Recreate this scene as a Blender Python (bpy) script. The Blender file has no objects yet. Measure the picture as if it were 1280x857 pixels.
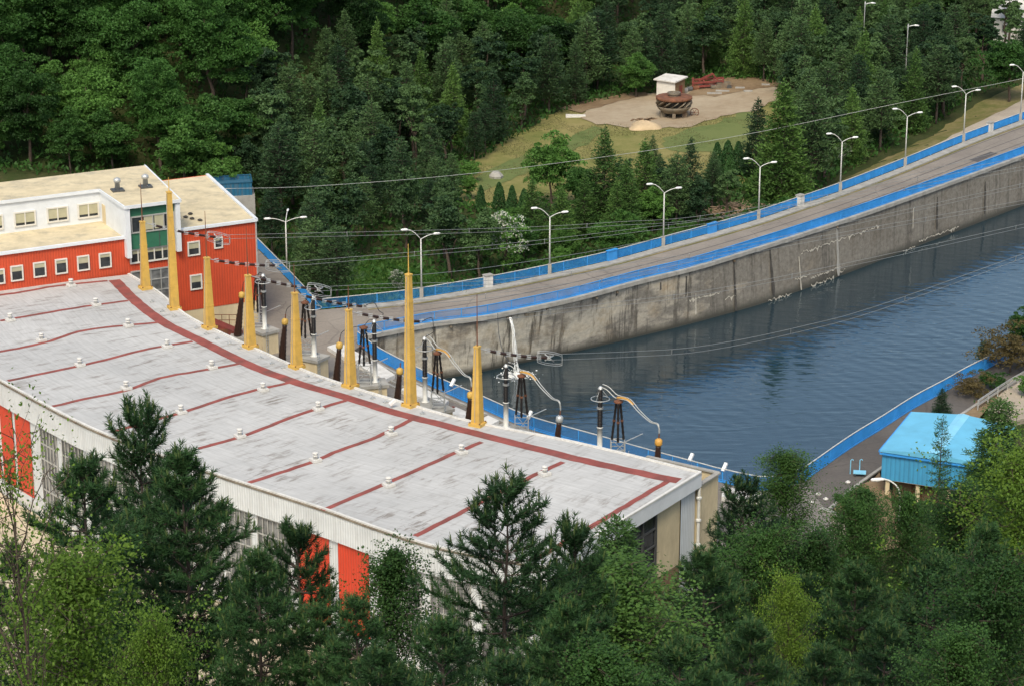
import bpy, bmesh, math, random
import numpy as np
from mathutils import Vector
from mathutils.geometry import tessellate_polygon
R = math.radians
rng = random.Random(7)
nrg = np.random.default_rng(11)
scene = bpy.context.scene
COL = scene.collection

# ------------------------------------------------------------------ camera
CAM_Z, PITCH, FPX, CX, CY = 80.0, R(18.06), 3000.0, 640.0, 428.5
cd = bpy.data.cameras.new('camera'); cam = bpy.data.objects.new('camera', cd); COL.objects.link(cam)
cam.location = (0, 0, CAM_Z); cam.rotation_euler = (math.pi / 2 - PITCH, 0, 0)
cd.sensor_width = 36; cd.lens = FPX / 1280 * 36; cd.clip_start = 1; cd.clip_end = 5000
scene.camera = cam
SP, CP = math.sin(PITCH), math.cos(PITCH)
def ray(px, py):
    a, b = (px - CX) / FPX, (CY - py) / FPX
    return Vector((a, CP + b * SP, -SP + b * CP))
def P(px, py, z=0.0):                      # where a sight line meets the level plane z
    d = ray(px, py); t = (z - CAM_Z) / d.z
    return Vector((d.x * t, d.y * t, z))
def PY(px, py, y):                         # ... meets the vertical plane at distance y
    d = ray(px, py); t = y / d.y
    return Vector((d.x * t, y, CAM_Z + d.z * t))
def PV(px, py, o, n):                      # ... meets a vertical wall through o with normal n
    d = ray(px, py); c = Vector((0, 0, CAM_Z)); t = (o - c).dot(n) / d.dot(n)
    return c + d * t
def proj(v):
    x, y, z = v[0], v[1], v[2] - CAM_Z
    f = y * CP - z * SP; u = y * SP + z * CP
    return CX + FPX * x / f, CY - FPX * u / f

# ------------------------------------------------------------------ helpers
def tag(o, label=None, cat=None, group=None, kind=None):
    if label: o['label'] = label
    if cat: o['category'] = cat
    if group: o['group'] = group
    if kind: o['kind'] = kind
    return o
def thing(name, label, cat, loc=(0, 0, 0), rz=0.0, group=None):
    o = bpy.data.objects.new(name, None); COL.objects.link(o)
    o.empty_display_size = 0.5; o.location = loc; o.rotation_euler = (0, 0, rz)
    return tag(o, label, cat, group)
class MB:
    def __init__(s): s.v = []; s.f = []; s.uv = {}; s.mi = []
    def add(s, vs, fs, uv=None):
        b = len(s.v); s.v += [tuple(v) for v in vs]
        for k, f in enumerate(fs):
            if uv: s.uv[len(s.f)] = uv[k]
            s.f.append(tuple(i + b for i in f))
        return s
    def box(s, c, size, rz=0.0):
        hx, hy, hz = size[0] / 2, size[1] / 2, size[2] / 2; cs, sn = math.cos(rz), math.sin(rz)
        vs = []
        for z in (-hz, hz):
            for x, y in ((-hx, -hy), (hx, -hy), (hx, hy), (-hx, hy)):
                vs.append((c[0] + x * cs - y * sn, c[1] + x * sn + y * cs, c[2] + z))
        return s.add(vs, [(3, 2, 1, 0), (4, 5, 6, 7), (0, 1, 5, 4), (1, 2, 6, 5), (2, 3, 7, 6), (3, 0, 4, 7)])
    def beam(s, a, b, w, h, up=(0, 0, 1)):
        a, b = Vector(a), Vector(b); d = (b - a).normalized(); up = Vector(up)
        if abs(d.dot(up)) > .98: up = Vector((0, 1, 0))
        sx = d.cross(up).normalized(); sz = sx.cross(d)
        vs = [p + sx * i * w / 2 + sz * j * h / 2 for p in (a, b) for i, j in ((-1, -1), (1, -1), (1, 1), (-1, 1))]
        return s.add(vs, [(3, 2, 1, 0), (4, 5, 6, 7), (0, 1, 5, 4), (1, 2, 6, 5), (2, 3, 7, 6), (3, 0, 4, 7)])
    def tube(s, pts, rad, n=6, cap=True):
        pts = [Vector(p) for p in pts]
        if not hasattr(rad, '__len__'): rad = [rad] * len(pts)
        vs = []; fs = []; up = Vector((0, 0, 1))
        for i, p in enumerate(pts):
            d = (pts[min(i + 1, len(pts) - 1)] - pts[max(i - 1, 0)]).normalized()
            u = up if abs(d.z) < .95 else Vector((0, 1, 0))
            sx = d.cross(u).normalized(); sy = sx.cross(d)
            for k in range(n):
                a = 2 * math.pi * k / n
                vs.append(p + (sx * math.cos(a) + sy * math.sin(a)) * rad[i])
        for i in range(len(pts) - 1):
            for k in range(n):
                k2 = (k + 1) % n
                fs.append((i * n + k, i * n + k2, (i + 1) * n + k2, (i + 1) * n + k))
        if cap:
            fs.append(tuple(reversed(range(n)))); fs.append(tuple(range((len(pts) - 1) * n, len(pts) * n)))
        return s.add(vs, fs)
    def lathe(s, c, prof, n=16):
        vs = []; fs = []
        for r, z in prof:
            for k in range(n):
                a = 2 * math.pi * k / n
                vs.append((c[0] + r * math.cos(a), c[1] + r * math.sin(a), c[2] + z))
        m = len(prof)
        for i in range(m - 1):
            for k in range(n):
                k2 = (k + 1) % n
                fs.append((i * n + k, i * n + k2, (i + 1) * n + k2, (i + 1) * n + k))
        fs.append(tuple(reversed(range(n)))); fs.append(tuple(range((m - 1) * n, m * n)))
        return s.add(vs, fs)
    def sheet(s, poly, z=None):
        pts = [Vector((p[0], p[1], p[2] if z is None else z)) for p in poly]
        tris = tessellate_polygon([pts])
        fs = []
        for t in tris:
            a, b, c = (pts[i] for i in t)
            fs.append(t if (b - a).cross(c - a).z > 0 else tuple(reversed(t)))
        return s.add(pts, fs)
    def prism(s, poly, z0, z1):
        s.sheet(poly, z1)
        n = len(poly)
        area = sum(poly[i][0] * poly[(i + 1) % n][1] - poly[(i + 1) % n][0] * poly[i][1] for i in range(n))
        q = list(poly) if area > 0 else list(reversed(poly))
        vs = [(p[0], p[1], z0) for p in q] + [(p[0], p[1], z1) for p in q]
        return s.add(vs, [(i, (i + 1) % n, n + (i + 1) % n, n + i) for i in range(n)])
    def wall(s, pts, z0, z1, flip=False):                     # upright strip along a polyline, uv in metres
        L = 0
        for i in range(len(pts) - 1):
            a, b = Vector(pts[i]), Vector(pts[i + 1]); l = (b - a).to_2d().length
            za = z0[i] if hasattr(z0, '__len__') else z0; zb = z0[i + 1] if hasattr(z0, '__len__') else z0
            vs = [(a.x, a.y, za), (b.x, b.y, zb), (b.x, b.y, z1), (a.x, a.y, z1)]
            uv = [(L, za), (L + l, zb), (L + l, z1), (L, z1)]
            f = (0, 1, 2, 3)
            if flip: f = (3, 2, 1, 0); uv = uv[::-1]
            s.add(vs, [f], [uv]); L += l
        return s
    def build(s, name, m, parent=None, smooth=False, mi=None):
        me = bpy.data.meshes.new(name)
        off = Vector((0, 0, 0))
        if parent is not None:
            q = parent
            while q is not None: off = off + q.location; q = q.parent
        me.from_pydata([(v[0] - off.x, v[1] - off.y, v[2] - off.z) for v in s.v], [], s.f)
        if s.uv:
            ul = me.uv_layers.new(name='UVMap')
            for k, uvs in s.uv.items():
                for li, c in zip(me.polygons[k].loop_indices, uvs): ul.data[li].uv = c
        for mm in (m if isinstance(m, (list, tuple)) else [m]): me.materials.append(mm)
        if mi: me.polygons.foreach_set('material_index', mi)
        if smooth: me.polygons.foreach_set('use_smooth', [True] * len(me.polygons))
        o = bpy.data.objects.new(name, me); COL.objects.link(o)
        if parent is not None: o.parent = parent
        return o
def smooth_line(pts, n=6):                                    # Catmull-Rom
    pts = [Vector(p) for p in pts]; out = []
    for i in range(len(pts) - 1):
        p0, p1, p2, p3 = pts[max(i - 1, 0)], pts[i], pts[i + 1], pts[min(i + 2, len(pts) - 1)]
        for k in range(n):
            t = k / n
            out.append(.5 * ((2 * p1) + (p2 - p0) * t + (2 * p0 - 5 * p1 + 4 * p2 - p3) * t * t + (3 * p1 - p0 - 3 * p2 + p3) * t ** 3))
    out.append(pts[-1]); return out
def resample(pts, step=None, n=None):
    pts = [Vector(p) for p in pts]; L = [0]
    for a, b in zip(pts, pts[1:]): L.append(L[-1] + (b - a).length)
    if n is None: n = max(2, int(round(L[-1] / step)) + 1)
    out = []; j = 0
    for i in range(n):
        s = L[-1] * i / (n - 1)
        while j < len(L) - 2 and L[j + 1] < s: j += 1
        t = (s - L[j]) / max(L[j + 1] - L[j], 1e-9); out.append(pts[j].lerp(pts[j + 1], min(max(t, 0), 1)))
    return out
def offset_line(pts, d):                                      # to the left of travel when d > 0
    out = []
    for i, p in enumerate(pts):
        t = (pts[min(i + 1, len(pts) - 1)] - pts[max(i - 1, 0)]); t.z = 0; t.normalize()
        out.append(Vector((p.x - t.y * d, p.y + t.x * d, p.z)))
    return out
def inside(poly, x, y):
    c = False; n = len(poly); j = n - 1
    for i in range(n):
        xi, yi, xj, yj = poly[i][0], poly[i][1], poly[j][0], poly[j][1]
        if (yi > y) != (yj > y) and x < (xj - xi) * (y - yi) / (yj - yi) + xi: c = not c
        j = i
    return c
def rough_edge(poly, step=3.0, amp=.8):
    pts = resample(list(poly) + [poly[0]], step)[:-1]
    return [Vector((p.x + rng.uniform(-amp, amp), p.y + rng.uniform(-amp, amp) * 1.5, p.z)) for p in pts]

# ------------------------------------------------------------------ materials
def nodes(name):
    m = bpy.data.materials.new(name); m.use_nodes = True; nt = m.node_tree
    return m, nt, nt.nodes['Principled BSDF']
def N(nt, t, **kw):
    n = nt.nodes.new(t)
    for k, v in kw.items():
        if k in n.inputs: n.inputs[k].default_value = v
        else: setattr(n, k, v)
    return n
def ramp(nt, fac, stops):
    r = nt.nodes.new('ShaderNodeValToRGB'); e = r.color_ramp.elements
    while len(e) < len(stops): e.new(.5)
    for k, (p, c) in enumerate(stops): e[k].position = p; e[k].color = (c[0], c[1], c[2], 1)
    nt.links.new(fac, r.inputs[0]); return r
def mixc(nt, fac, a, b, mode='MIX'):
    m = nt.nodes.new('ShaderNodeMix'); m.data_type = 'RGBA'; m.blend_type = mode
    for s, v in ((0, fac), (6, a), (7, b)):
        if hasattr(v, 'is_linked'): nt.links.new(v, m.inputs[s])
        elif s == 0: m.inputs[0].default_value = v
        else: m.inputs[s].default_value = (v[0], v[1], v[2], 1)
    return m.outputs[2]
def coords(nt, kind='Object', scale=(1, 1, 1), rz=0.0):
    tc = nt.nodes.new('ShaderNodeTexCoord'); mp = nt.nodes.new('ShaderNodeMapping')
    mp.inputs['Scale'].default_value = scale; mp.inputs['Rotation'].default_value = (0, 0, rz)
    nt.links.new(tc.outputs[kind], mp.inputs[0]); return mp.outputs[0]
def noise(nt, vec, scale=1, detail=4, rough=.6):
    n = N(nt, 'ShaderNodeTexNoise', Scale=scale, Detail=detail, Roughness=rough)
    nt.links.new(vec, n.inputs['Vector']); return n.outputs['Fac']
def bump(nt, b, h, strength=.3, dist=.05):
    n = N(nt, 'ShaderNodeBump', Strength=strength, Distance=dist)
    nt.links.new(h, n.inputs['Height']); nt.links.new(n.outputs[0], b.inputs['Normal'])
def plain(name, c, rough=.6, metal=0, var=.25, scale=1.5, dirt=None):
    m, nt, b = nodes(name)
    v = noise(nt, coords(nt), scale, 5, .65)
    lo = [x * (1 - var) for x in c]; hi = [min(1, x * (1 + var)) for x in c]
    out = ramp(nt, v, [(.3, lo), (.7, hi)]).outputs[0]
    if dirt:
        w = noise(nt, coords(nt, scale=(1, 1, .35)), scale * .8, 6, .7)
        f = ramp(nt, w, [(.5, (0, 0, 0)), (.72, (.75, .75, .75))]).outputs[0]
        out = mixc(nt, f, out, dirt)
    nt.links.new(out, b.inputs['Base Color']); b.inputs['Roughness'].default_value = rough; b.inputs['Metallic'].default_value = metal
    return m
def ribbed(name, c, pitch=.25, rough=.5, dirt=(.2, .17, .13), strength=.6):
    m, nt, b = nodes(name)
    uv = coords(nt, 'UV')
    w = N(nt, 'ShaderNodeTexWave', Scale=1 / pitch / 3.14159 * 1.0, Distortion=0)
    w.bands_direction = 'X'; nt.links.new(uv, w.inputs[0])
    st = noise(nt, coords(nt, 'UV', (1.3, .12, 1)), 1.6, 6, .7)
    f = ramp(nt, st, [(.48, (0, 0, 0)), (.8, (.6, .6, .6))]).outputs[0]
    big = noise(nt, coords(nt, 'UV', (.25, .3, 1)), 1, 4)
    base = ramp(nt, big, [(.3, [x * .86 for x in c]), (.7, [min(1, x * 1.1) for x in c])]).outputs[0]
    gro = ramp(nt, w.outputs['Fac'], [(0, (.8, .8, .8)), (.35, (1, 1, 1))]).outputs[0]
    base = mixc(nt, 1.0, base, gro, 'MULTIPLY')
    nt.links.new(mixc(nt, f, base, dirt), b.inputs['Base Color'])
    b.inputs['Roughness'].default_value = rough
    bump(nt, b, w.outputs['Fac'], strength, .04); return m
def leafmat(name, dark, light, trans=.3, scale=.5, hue=.5):
    m, nt, b = nodes(name)
    oi = nt.nodes.new('ShaderNodeObjectInfo')
    v = noise(nt, coords(nt), scale, 3, .6)
    a = nt.nodes.new('ShaderNodeMath'); a.operation = 'MULTIPLY_ADD'
    nt.links.new(oi.outputs['Random'], a.inputs[0]); a.inputs[1].default_value = hue; nt.links.new(v, a.inputs[2])
    ad = nt.nodes.new('ShaderNodeMath'); ad.operation = 'ADD'; nt.links.new(a.outputs[0], ad.inputs[0]); ad.inputs[1].default_value = -hue / 2
    c = ramp(nt, ad.outputs[0], [(.22, dark), (.78, light)]).outputs[0]
    nt.links.new(c, b.inputs['Base Color']); b.inputs['Roughness'].default_value = .6
    b.inputs['Specular IOR Level'].default_value = .25
    tr = nt.nodes.new('ShaderNodeBsdfTranslucent'); nt.links.new(c, tr.inputs[0])
    mx = nt.nodes.new('ShaderNodeMixShader'); mx.inputs[0].default_value = trans
    nt.links.new(b.outputs[0], mx.inputs[1]); nt.links.new(tr.outputs[0], mx.inputs[2])
    nt.links.new(mx.outputs[0], nt.nodes['Material Output'].inputs[0]); return m
M = {}
def asphalt(name, lo, hi, lines=.35):
    m, nt, b = nodes(name)
    a = noise(nt, coords(nt), .12, 6, .65); g = noise(nt, coords(nt), 3, 5, .7)
    base = ramp(nt, a, [(.3, lo), (.7, hi)]).outputs[0]
    base = mixc(nt, .35, base, ramp(nt, g, [(.3, (.55, .55, .55)), (.7, (1.3, 1.3, 1.3))]).outputs[0], 'MULTIPLY')
    vo = N(nt, 'ShaderNodeTexVoronoi', Scale=.13); vo.feature = 'DISTANCE_TO_EDGE'
    wv = noise(nt, coords(nt), .5, 4); vm = nt.nodes.new('ShaderNodeVectorMath'); vm.operation = 'ADD'
    nt.links.new(coords(nt), vm.inputs[0]); nt.links.new(wv, vm.inputs[1]); nt.links.new(vm.outputs[0], vo.inputs['Vector'])
    cr = ramp(nt, vo.outputs['Distance'], [(0, (lines, lines, lines)), (.012, (0, 0, 0))]).outputs[0]
    base = mixc(nt, cr, base, (.04, .037, .033))
    nt.links.new(base, b.inputs['Base Color']); b.inputs['Roughness'].default_value = .9; bump(nt, b, g, .2, .02); return m
M['road'] = asphalt('road_asphalt', (.18, .155, .135), (.285, .25, .215))
M['dark_asphalt'] = asphalt('bank_asphalt', (.075, .068, .064), (.13, .115, .105))
M['patch'] = asphalt('patch_asphalt', (.07, .065, .065), (.1, .09, .09))
M['deck'] = asphalt('deck_concrete', (.14, .125, .115), (.24, .22, .2))
M['pale_ground'] = asphalt('yard_concrete', (.42, .36, .26), (.6, .52, .38), .15)
M['path'] = asphalt('path_gravel', (.3, .25, .2), (.42, .36, .29), .05)
M['blue'] = plain('blue_paint', (.035, .27, .68), .45, 0, .15, .6)
M['blue_light'] = ribbed('shed_wall_blue', (.055, .3, .54), .42, .45, (.05, .15, .22), .9)
M['blue_roof'] = plain('shed_roof_blue', (.13, .44, .65), .4, 0, .12, .5)
M['blue_ridge'] = plain('shed_ridge_blue', (.22, .55, .76), .4, 0, .1, .7)
M['teal'] = ribbed('teal_panel', (.015, .12, .22), .5, .5)
M['white_rail'] = plain('pale_rail', (.55, .55, .53), .5, 0, .15)
M['galv'] = plain('galvanised', (.5, .51, .51), .45, .5, .15)
M['lampwhite'] = plain('lamp_head_white', (.8, .8, .8), .35, 0, .05)
M['yellow'] = plain('yellow_paint', (.6, .375, .085), .6, 0, .14, 1.2, (.33, .23, .1))
M['rust'] = plain('rusty_steel', (.17, .068, .036), .85, 0, .5, 1.2, (.1, .05, .035))
M['rust_grey'] = plain('weathered_steel', (.2, .17, .13), .7, .2, .4, 1, (.16, .08, .04))
M['redframe'] = plain('red_machine', (.2, .04, .032), .7, 0, .4, 1.2, (.09, .05, .04))
M['brown_ins'] = plain('brown_porcelain', (.035, .018, .014), .3, 0, .2, 3)
M['black_ins'] = plain('black_porcelain', (.018, .015, .015), .35, 0, .2, 3)
M['white_post'] = plain('white_post', (.6, .6, .58), .5, 0, .1)
M['orange'] = plain('orange_sleeve', (.55, .29, .06), .5, 0, .1)
M['wire'] = plain('aluminium_wire', (.3, .31, .31), .5, .3, .1)
M['cable'] = plain('grey_cable', (.5, .5, .48), .5, .2, .1)
M['darkwire'] = plain('dark_cable', (.06, .06, .06), .5, .3, .1)
M['cream'] = plain('cream_render', (.6, .5, .33), .85, 0, .1, .6, (.42, .34, .23))
M['brown_base'] = plain('brown_base', (.2, .13, .075), .85, 0, .25, .8)
M['conc'] = plain('grey_concrete', (.33, .32, .3), .9, 0, .2, 1, (.2, .19, .17))
M['conc_white'] = plain('white_concrete', (.62, .61, .59), .85, 0, .12, .9, (.4, .39, .36))
M['red'] = ribbed('red_sheet', (.57, .072, .026), .3, .55, (.36, .06, .03))
M['redpanel'] = ribbed('red_panel', (.6, .05, .02), .3, .5, (.4, .05, .03))
M['white_rib'] = ribbed('white_sheet', (.64, .67, .7), .28, .5, (.42, .42, .42))
M['white_flat'] = plain('white_panel', (.68, .71, .75), .5, 0, .08, .7)
M['sand_roof'] = plain('sandy_roof', (.58, .49, .33), .95, 0, .14, .6, (.27, .25, .2))
M['green'] = plain('green_panel', (.035, .15, .09), .45, 0, .12)
M['frame_white'] = plain('window_frame', (.66, .64, .6), .5, 0, .08)
M['frame_dark'] = plain('dark_frame', (.07, .072, .075), .5, 0, .1)
M['frame_grey'] = plain('grey_frame', (.36, .36, .35), .5, 0, .1)
M['blind'] = plain('pale_blind', (.42, .4, .28), .6, 0, .1)
def glassmat(name, c, r=.08):
    m, nt, b = nodes(name); v = noise(nt, coords(nt), .9, 3)
    nt.links.new(ramp(nt, v, [(.35, [x * .6 for x in c]), (.65, [x * 1.4 for x in c])]).outputs[0], b.inputs['Base Color'])
    b.inputs['Roughness'].default_value = r; return m
M['glass'] = glassmat('window_glass', (.03, .035, .04))
M['glass_grey'] = glassmat('grey_glazing', (.16, .165, .17), .25)
M['bark'] = plain('bark', (.075, .055, .042), .95, 0, .4, 3)
M['bark_dark'] = plain('pine_bark', (.055, .042, .035), .95, 0, .4, 3)
M['birch_bark'] = plain('birch_bark', (.5, .48, .44), .85, 0, .15, 3, (.08, .07, .06))
M['foam'] = plain('white_foam', (.85, .87, .88), .5, 0, .05)
M['stain'] = plain('dark_stain', (.06, .055, .05), .95, 0, .5, 1.2)
M['lime'] = plain('lime_deposit', (.5, .465, .4), .9, 0, .3, 2)
M['sand'] = plain('sand', (.5, .38, .24), .95, 0, .15, 1)
M['strip'] = plain('red_membrane', (.25, .062, .052), .85, 0, .3, .6, (.12, .07, .06))
def roofmat():
    m, nt, b = nodes('roof_membrane')
    st = noise(nt, coords(nt, 'UV', (1.15, .22, 1)), 1.5, 7, .72)
    big = noise(nt, coords(nt, 'UV', (.07, .05, 1)), 1, 4, .6)
    fine = noise(nt, coords(nt, 'UV', (.35, 2.6, 1)), 1.3, 5, .7)
    base = ramp(nt, big, [(.3, (.4, .4, .4)), (.7, (.54, .535, .53))]).outputs[0]
    base = mixc(nt, .5, base, ramp(nt, fine, [(.3, (.72, .72, .72)), (.62, (1.12, 1.12, 1.12))]).outputs[0], 'MULTIPLY')
    mul = nt.nodes.new('ShaderNodeMath'); mul.operation = 'MULTIPLY'
    f1 = ramp(nt, st, [(.51, (0, 0, 0)), (.61, (1, 1, 1))]).outputs[0]
    zone = noise(nt, coords(nt, 'UV', (.12, .12, 1)), 1.7, 3, .6)
    f2 = ramp(nt, zone, [(.4, (.1, .1, .1)), (.66, (.85, .85, .85))]).outputs[0]
    nt.links.new(f1, mul.inputs[0]); nt.links.new(f2, mul.inputs[1])
    base = mixc(nt, mul.outputs[0], base, (.17, .14, .115))
    w = N(nt, 'ShaderNodeTexBrick', Scale=1.0); w.offset = .5
    w.inputs['Mortar Size'].default_value = .02; w.inputs['Brick Width'].default_value = 9.0; w.inputs['Row Height'].default_value = 1.1
    w.inputs['Color1'].default_value = (1, 1, 1, 1); w.inputs['Color2'].default_value = (.95, .95, .95, 1); w.inputs['Mortar'].default_value = (.78, .77, .76, 1)
    mp = coords(nt, 'UV', (1, 1, 1)); nt.links.new(mp, w.inputs[0])
    base = mixc(nt, 1.0, base, w.outputs[0], 'MULTIPLY')
    nt.links.new(base, b.inputs['Base Color']); b.inputs['Roughness'].default_value = .75; return m
M['roof'] = roofmat()
def wallmat():
    m, nt, b = nodes('retaining_wall_concrete')
    tc = nt.nodes.new('ShaderNodeTexCoord'); sep = nt.nodes.new('ShaderNodeSeparateXYZ'); nt.links.new(tc.outputs['UV'], sep.inputs[0])
    big = noise(nt, coords(nt, 'UV', (.11, .3, 1)), 1, 6, .7)
    st = noise(nt, coords(nt, 'UV', (1.0, .07, 1)), .6, 7, .78)
    fin = noise(nt, coords(nt, 'UV', (1, 1, 1)), 1.8, 6, .75)
    base = ramp(nt, big, [(.3, (.38, .32, .24)), (.48, (.62, .57, .48)), (.72, (.76, .71, .62))]).outputs[0]
    base = mixc(nt, .7, base, ramp(nt, fin, [(.25, (.55, .55, .55)), (.7, (1.25, 1.25, 1.25))]).outputs[0], 'MULTIPLY')
    f = ramp(nt, st, [(.52, (0, 0, 0)), (.58, (.95, .95, .95))]).outputs[0]
    base = mixc(nt, f, base, (.085, .072, .056))
    och = noise(nt, coords(nt, 'UV', (.2, .16, 1)), 1.3, 5, .7)
    base = mixc(nt, ramp(nt, och, [(.5, (0, 0, 0)), (.68, (.6, .6, .6))]).outputs[0], base, (.27, .185, .09))
    # old dark weathering grows towards the far end of the wall
    mr = N(nt, 'ShaderNodeMapRange'); mr.inputs['From Min'].default_value = 22; mr.inputs['From Max'].default_value = 135
    nt.links.new(sep.outputs[0], mr.inputs['Value'])
    ad = nt.nodes.new('ShaderNodeMath'); ad.operation = 'MULTIPLY_ADD'; nt.links.new(big, ad.inputs[0]); ad.inputs[1].default_value = 1.5; nt.links.new(mr.outputs[0], ad.inputs[2])
    f2 = ramp(nt, ad.outputs[0], [(.7, (0, 0, 0)), (1.05, (.85, .85, .85))]).outputs[0]
    dark = ramp(nt, fin, [(.3, (.055, .05, .045)), (.75, (.2, .185, .165))]).outputs[0]
    base = mixc(nt, f2, base, dark)
    # damp foot and pale capping band
    mz = N(nt, 'ShaderNodeMapRange'); mz.inputs['From Min'].default_value = -5.8; mz.inputs['From Max'].default_value = -6.8
    nt.links.new(sep.outputs[1], mz.inputs['Value']); base = mixc(nt, mz.outputs[0], base, (.05, .05, .042))
    nt.links.new(base, b.inputs['Base Color']); b.inputs['Roughness'].default_value = .9; bump(nt, b, fin, .5, .08); return m
M['wall'] = wallmat()
def watermat():
    m, nt, b = nodes('river_water')
    b.inputs['Base Color'].default_value = (.012, .03, .043, 1); b.inputs['Roughness'].default_value = .03; b.inputs['IOR'].default_value = 1.82
    n1 = N(nt, 'ShaderNodeTexNoise', Scale=.75, Detail=3, Roughness=.55, Distortion=.5)
    nt.links.new(coords(nt, scale=(.6, 1.7, 1), rz=R(28)), n1.inputs['Vector'])
    n2 = N(nt, 'ShaderNodeTexNoise', Scale=.22, Detail=2, Roughness=.5, Distortion=.8); nt.links.new(coords(nt, scale=(.7, 2.2, 1), rz=R(-25)), n2.inputs['Vector'])
    w = N(nt, 'ShaderNodeTexWave', Scale=.16, Distortion=3.5, Detail=2); w.wave_type = 'RINGS'; w.rings_direction = 'SPHERICAL'
    mp = nt.nodes.new('ShaderNodeMapping'); tc = nt.nodes.new('ShaderNodeTexCoord'); mp.inputs['Location'].default_value = (-8, -232, 7); nt.links.new(tc.outputs['Object'], mp.inputs[0]); nt.links.new(mp.outputs[0], w.inputs[0])
    calm = noise(nt, coords(nt, scale=(.02, .035, 1)), 1, 2)
    a = nt.nodes.new('ShaderNodeMath'); a.operation = 'MULTIPLY_ADD'; nt.links.new(n2.outputs[0], a.inputs[0]); a.inputs[1].default_value = 2.0; nt.links.new(n1.outputs[0], a.inputs[2])
    a2 = nt.nodes.new('ShaderNodeMath'); a2.operation = 'MULTIPLY_ADD'; nt.links.new(w.outputs['Fac'], a2.inputs[0]); a2.inputs[1].default_value = .35; nt.links.new(a.outputs[0], a2.inputs[2])
    a3 = nt.nodes.new('ShaderNodeMath'); a3.operation = 'MULTIPLY'; nt.links.new(a2.outputs[0], a3.inputs[0]); nt.links.new(ramp(nt, calm, [(.3, (.5, .5, .5)), (.7, (1, 1, 1))]).outputs[0], a3.inputs[1])
    bump(nt, b, a3.outputs[0], .2, .2); return m
M['water'] = watermat()
def groundmat(name, stops, s1=.15, s2=1.6, s3=0):
    m, nt, b = nodes(name)
    a = noise(nt, coords(nt), s1, 6, .7); g = noise(nt, coords(nt), s2, 6, .75)
    ad = nt.nodes.new('ShaderNodeMath'); ad.operation = 'MULTIPLY_ADD'; nt.links.new(g, ad.inputs[0]); ad.inputs[1].default_value = .45; nt.links.new(a, ad.inputs[2])
    nt.links.new(ramp(nt, ad.outputs[0], stops).outputs[0], b.inputs['Base Color']); b.inputs['Roughness'].default_value = .95
    b.inputs['Specular IOR Level'].default_value = .1
    bump(nt, b, g, .6, .15); return m
M['floor'] = groundmat('woodland_floor', [(.45, (.018, .026, .01)), (.65, (.034, .05, .016)), (.9, (.06, .06, .028))])
M['meadow'] = groundmat('meadow_grass', [(.4, (.095, .12, .036)), (.6, (.165, .17, .058)), (.78, (.235, .21, .085)), (.95, (.27, .23, .105))], .09, 1.1)
M['mown'] = groundmat('mown_grass', [(.45, (.075, .115, .038)), (.8, (.145, .175, .066))], .1, 1.4)
M['dirt'] = groundmat('bare_dirt', [(.42, (.17, .115, .075)), (.6, (.3, .235, .165)), (.85, (.39, .325, .24))], .09, .9)
M['dirt_brown'] = groundmat('brown_dirt', [(.42, (.1, .065, .04)), (.6, (.17, .115, .07)), (.85, (.26, .19, .12))], .12, .9)
M['lush'] = groundmat('lush_grass', [(.4, (.03, .08, .014)), (.7, (.07, .16, .025)), (.95, (.12, .19, .04))], .25, 1.5)
M['bank'] = groundmat('grass_bank', [(.4, (.06, .085, .022)), (.65, (.14, .135, .05)), (.9, (.24, .19, .1))], .2, 1.2)
# ------------------------------------------------------------------ key lines of the place (level z = 0 unless given)
WATER_Z, ROOF_Z, YARD_Z = -7.0, 8.0, -3.5
far_fence = smooth_line([P(x, y) for x, y in ((395, 388), (470, 380.5), (527, 373), (610, 359), (687, 343.5), (765, 326), (829, 308.5), (890, 292), (948, 275), (1000, 257.5), (1050, 240), (1131, 208.5), (1204, 178.5), (1275, 152), (1350, 125), (1430, 99))], 5)
left_fence = [P(262, 262), P(322, 311), P(360, 350), P(395, 388)]
wall_top = smooth_line([P(x, y) for x, y in ((449, 420.5), (476, 416), (542, 403.5), (600, 396.5), (650, 387), (720, 372), (800, 350.5), (870, 333.5), (950, 309), (1000, 293), (1090, 263), (1197, 224.5), (1280, 194), (1360, 164), (1450, 132))], 5)
wall_foot = smooth_line([P(x, y, WATER_Z) for x, y in ((449, 488), (478, 484), (542, 474), (590, 465), (640, 454), (708, 440), (777, 425), (850, 408), (908, 393), (965, 377), (1048, 347), (1123, 318), (1197, 290), (1280, 258), (1360, 227), (1450, 193))], 5)
near_fence = smooth_line([P(x, y) for x, y in ((449, 429), (472, 447), (507, 466), (560, 491), (602, 509), (663, 535), (747, 559), (810, 577), (870, 593), (904, 602), (960, 612), (1003, 600))], 5)
bank_fence = smooth_line([P(x, y) for x, y in ((1003, 600), (1058, 561), (1100, 535), (1139, 510), (1180, 488), (1216, 468), (1300, 428), (1400, 385), (1500, 345))], 4)
channel = [Vector((p.x, p.y, 0)) for p in wall_foot] + [P(1560, 340)] + [p for p in reversed(bank_fence)] + [p for p in reversed(near_fence)]

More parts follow.
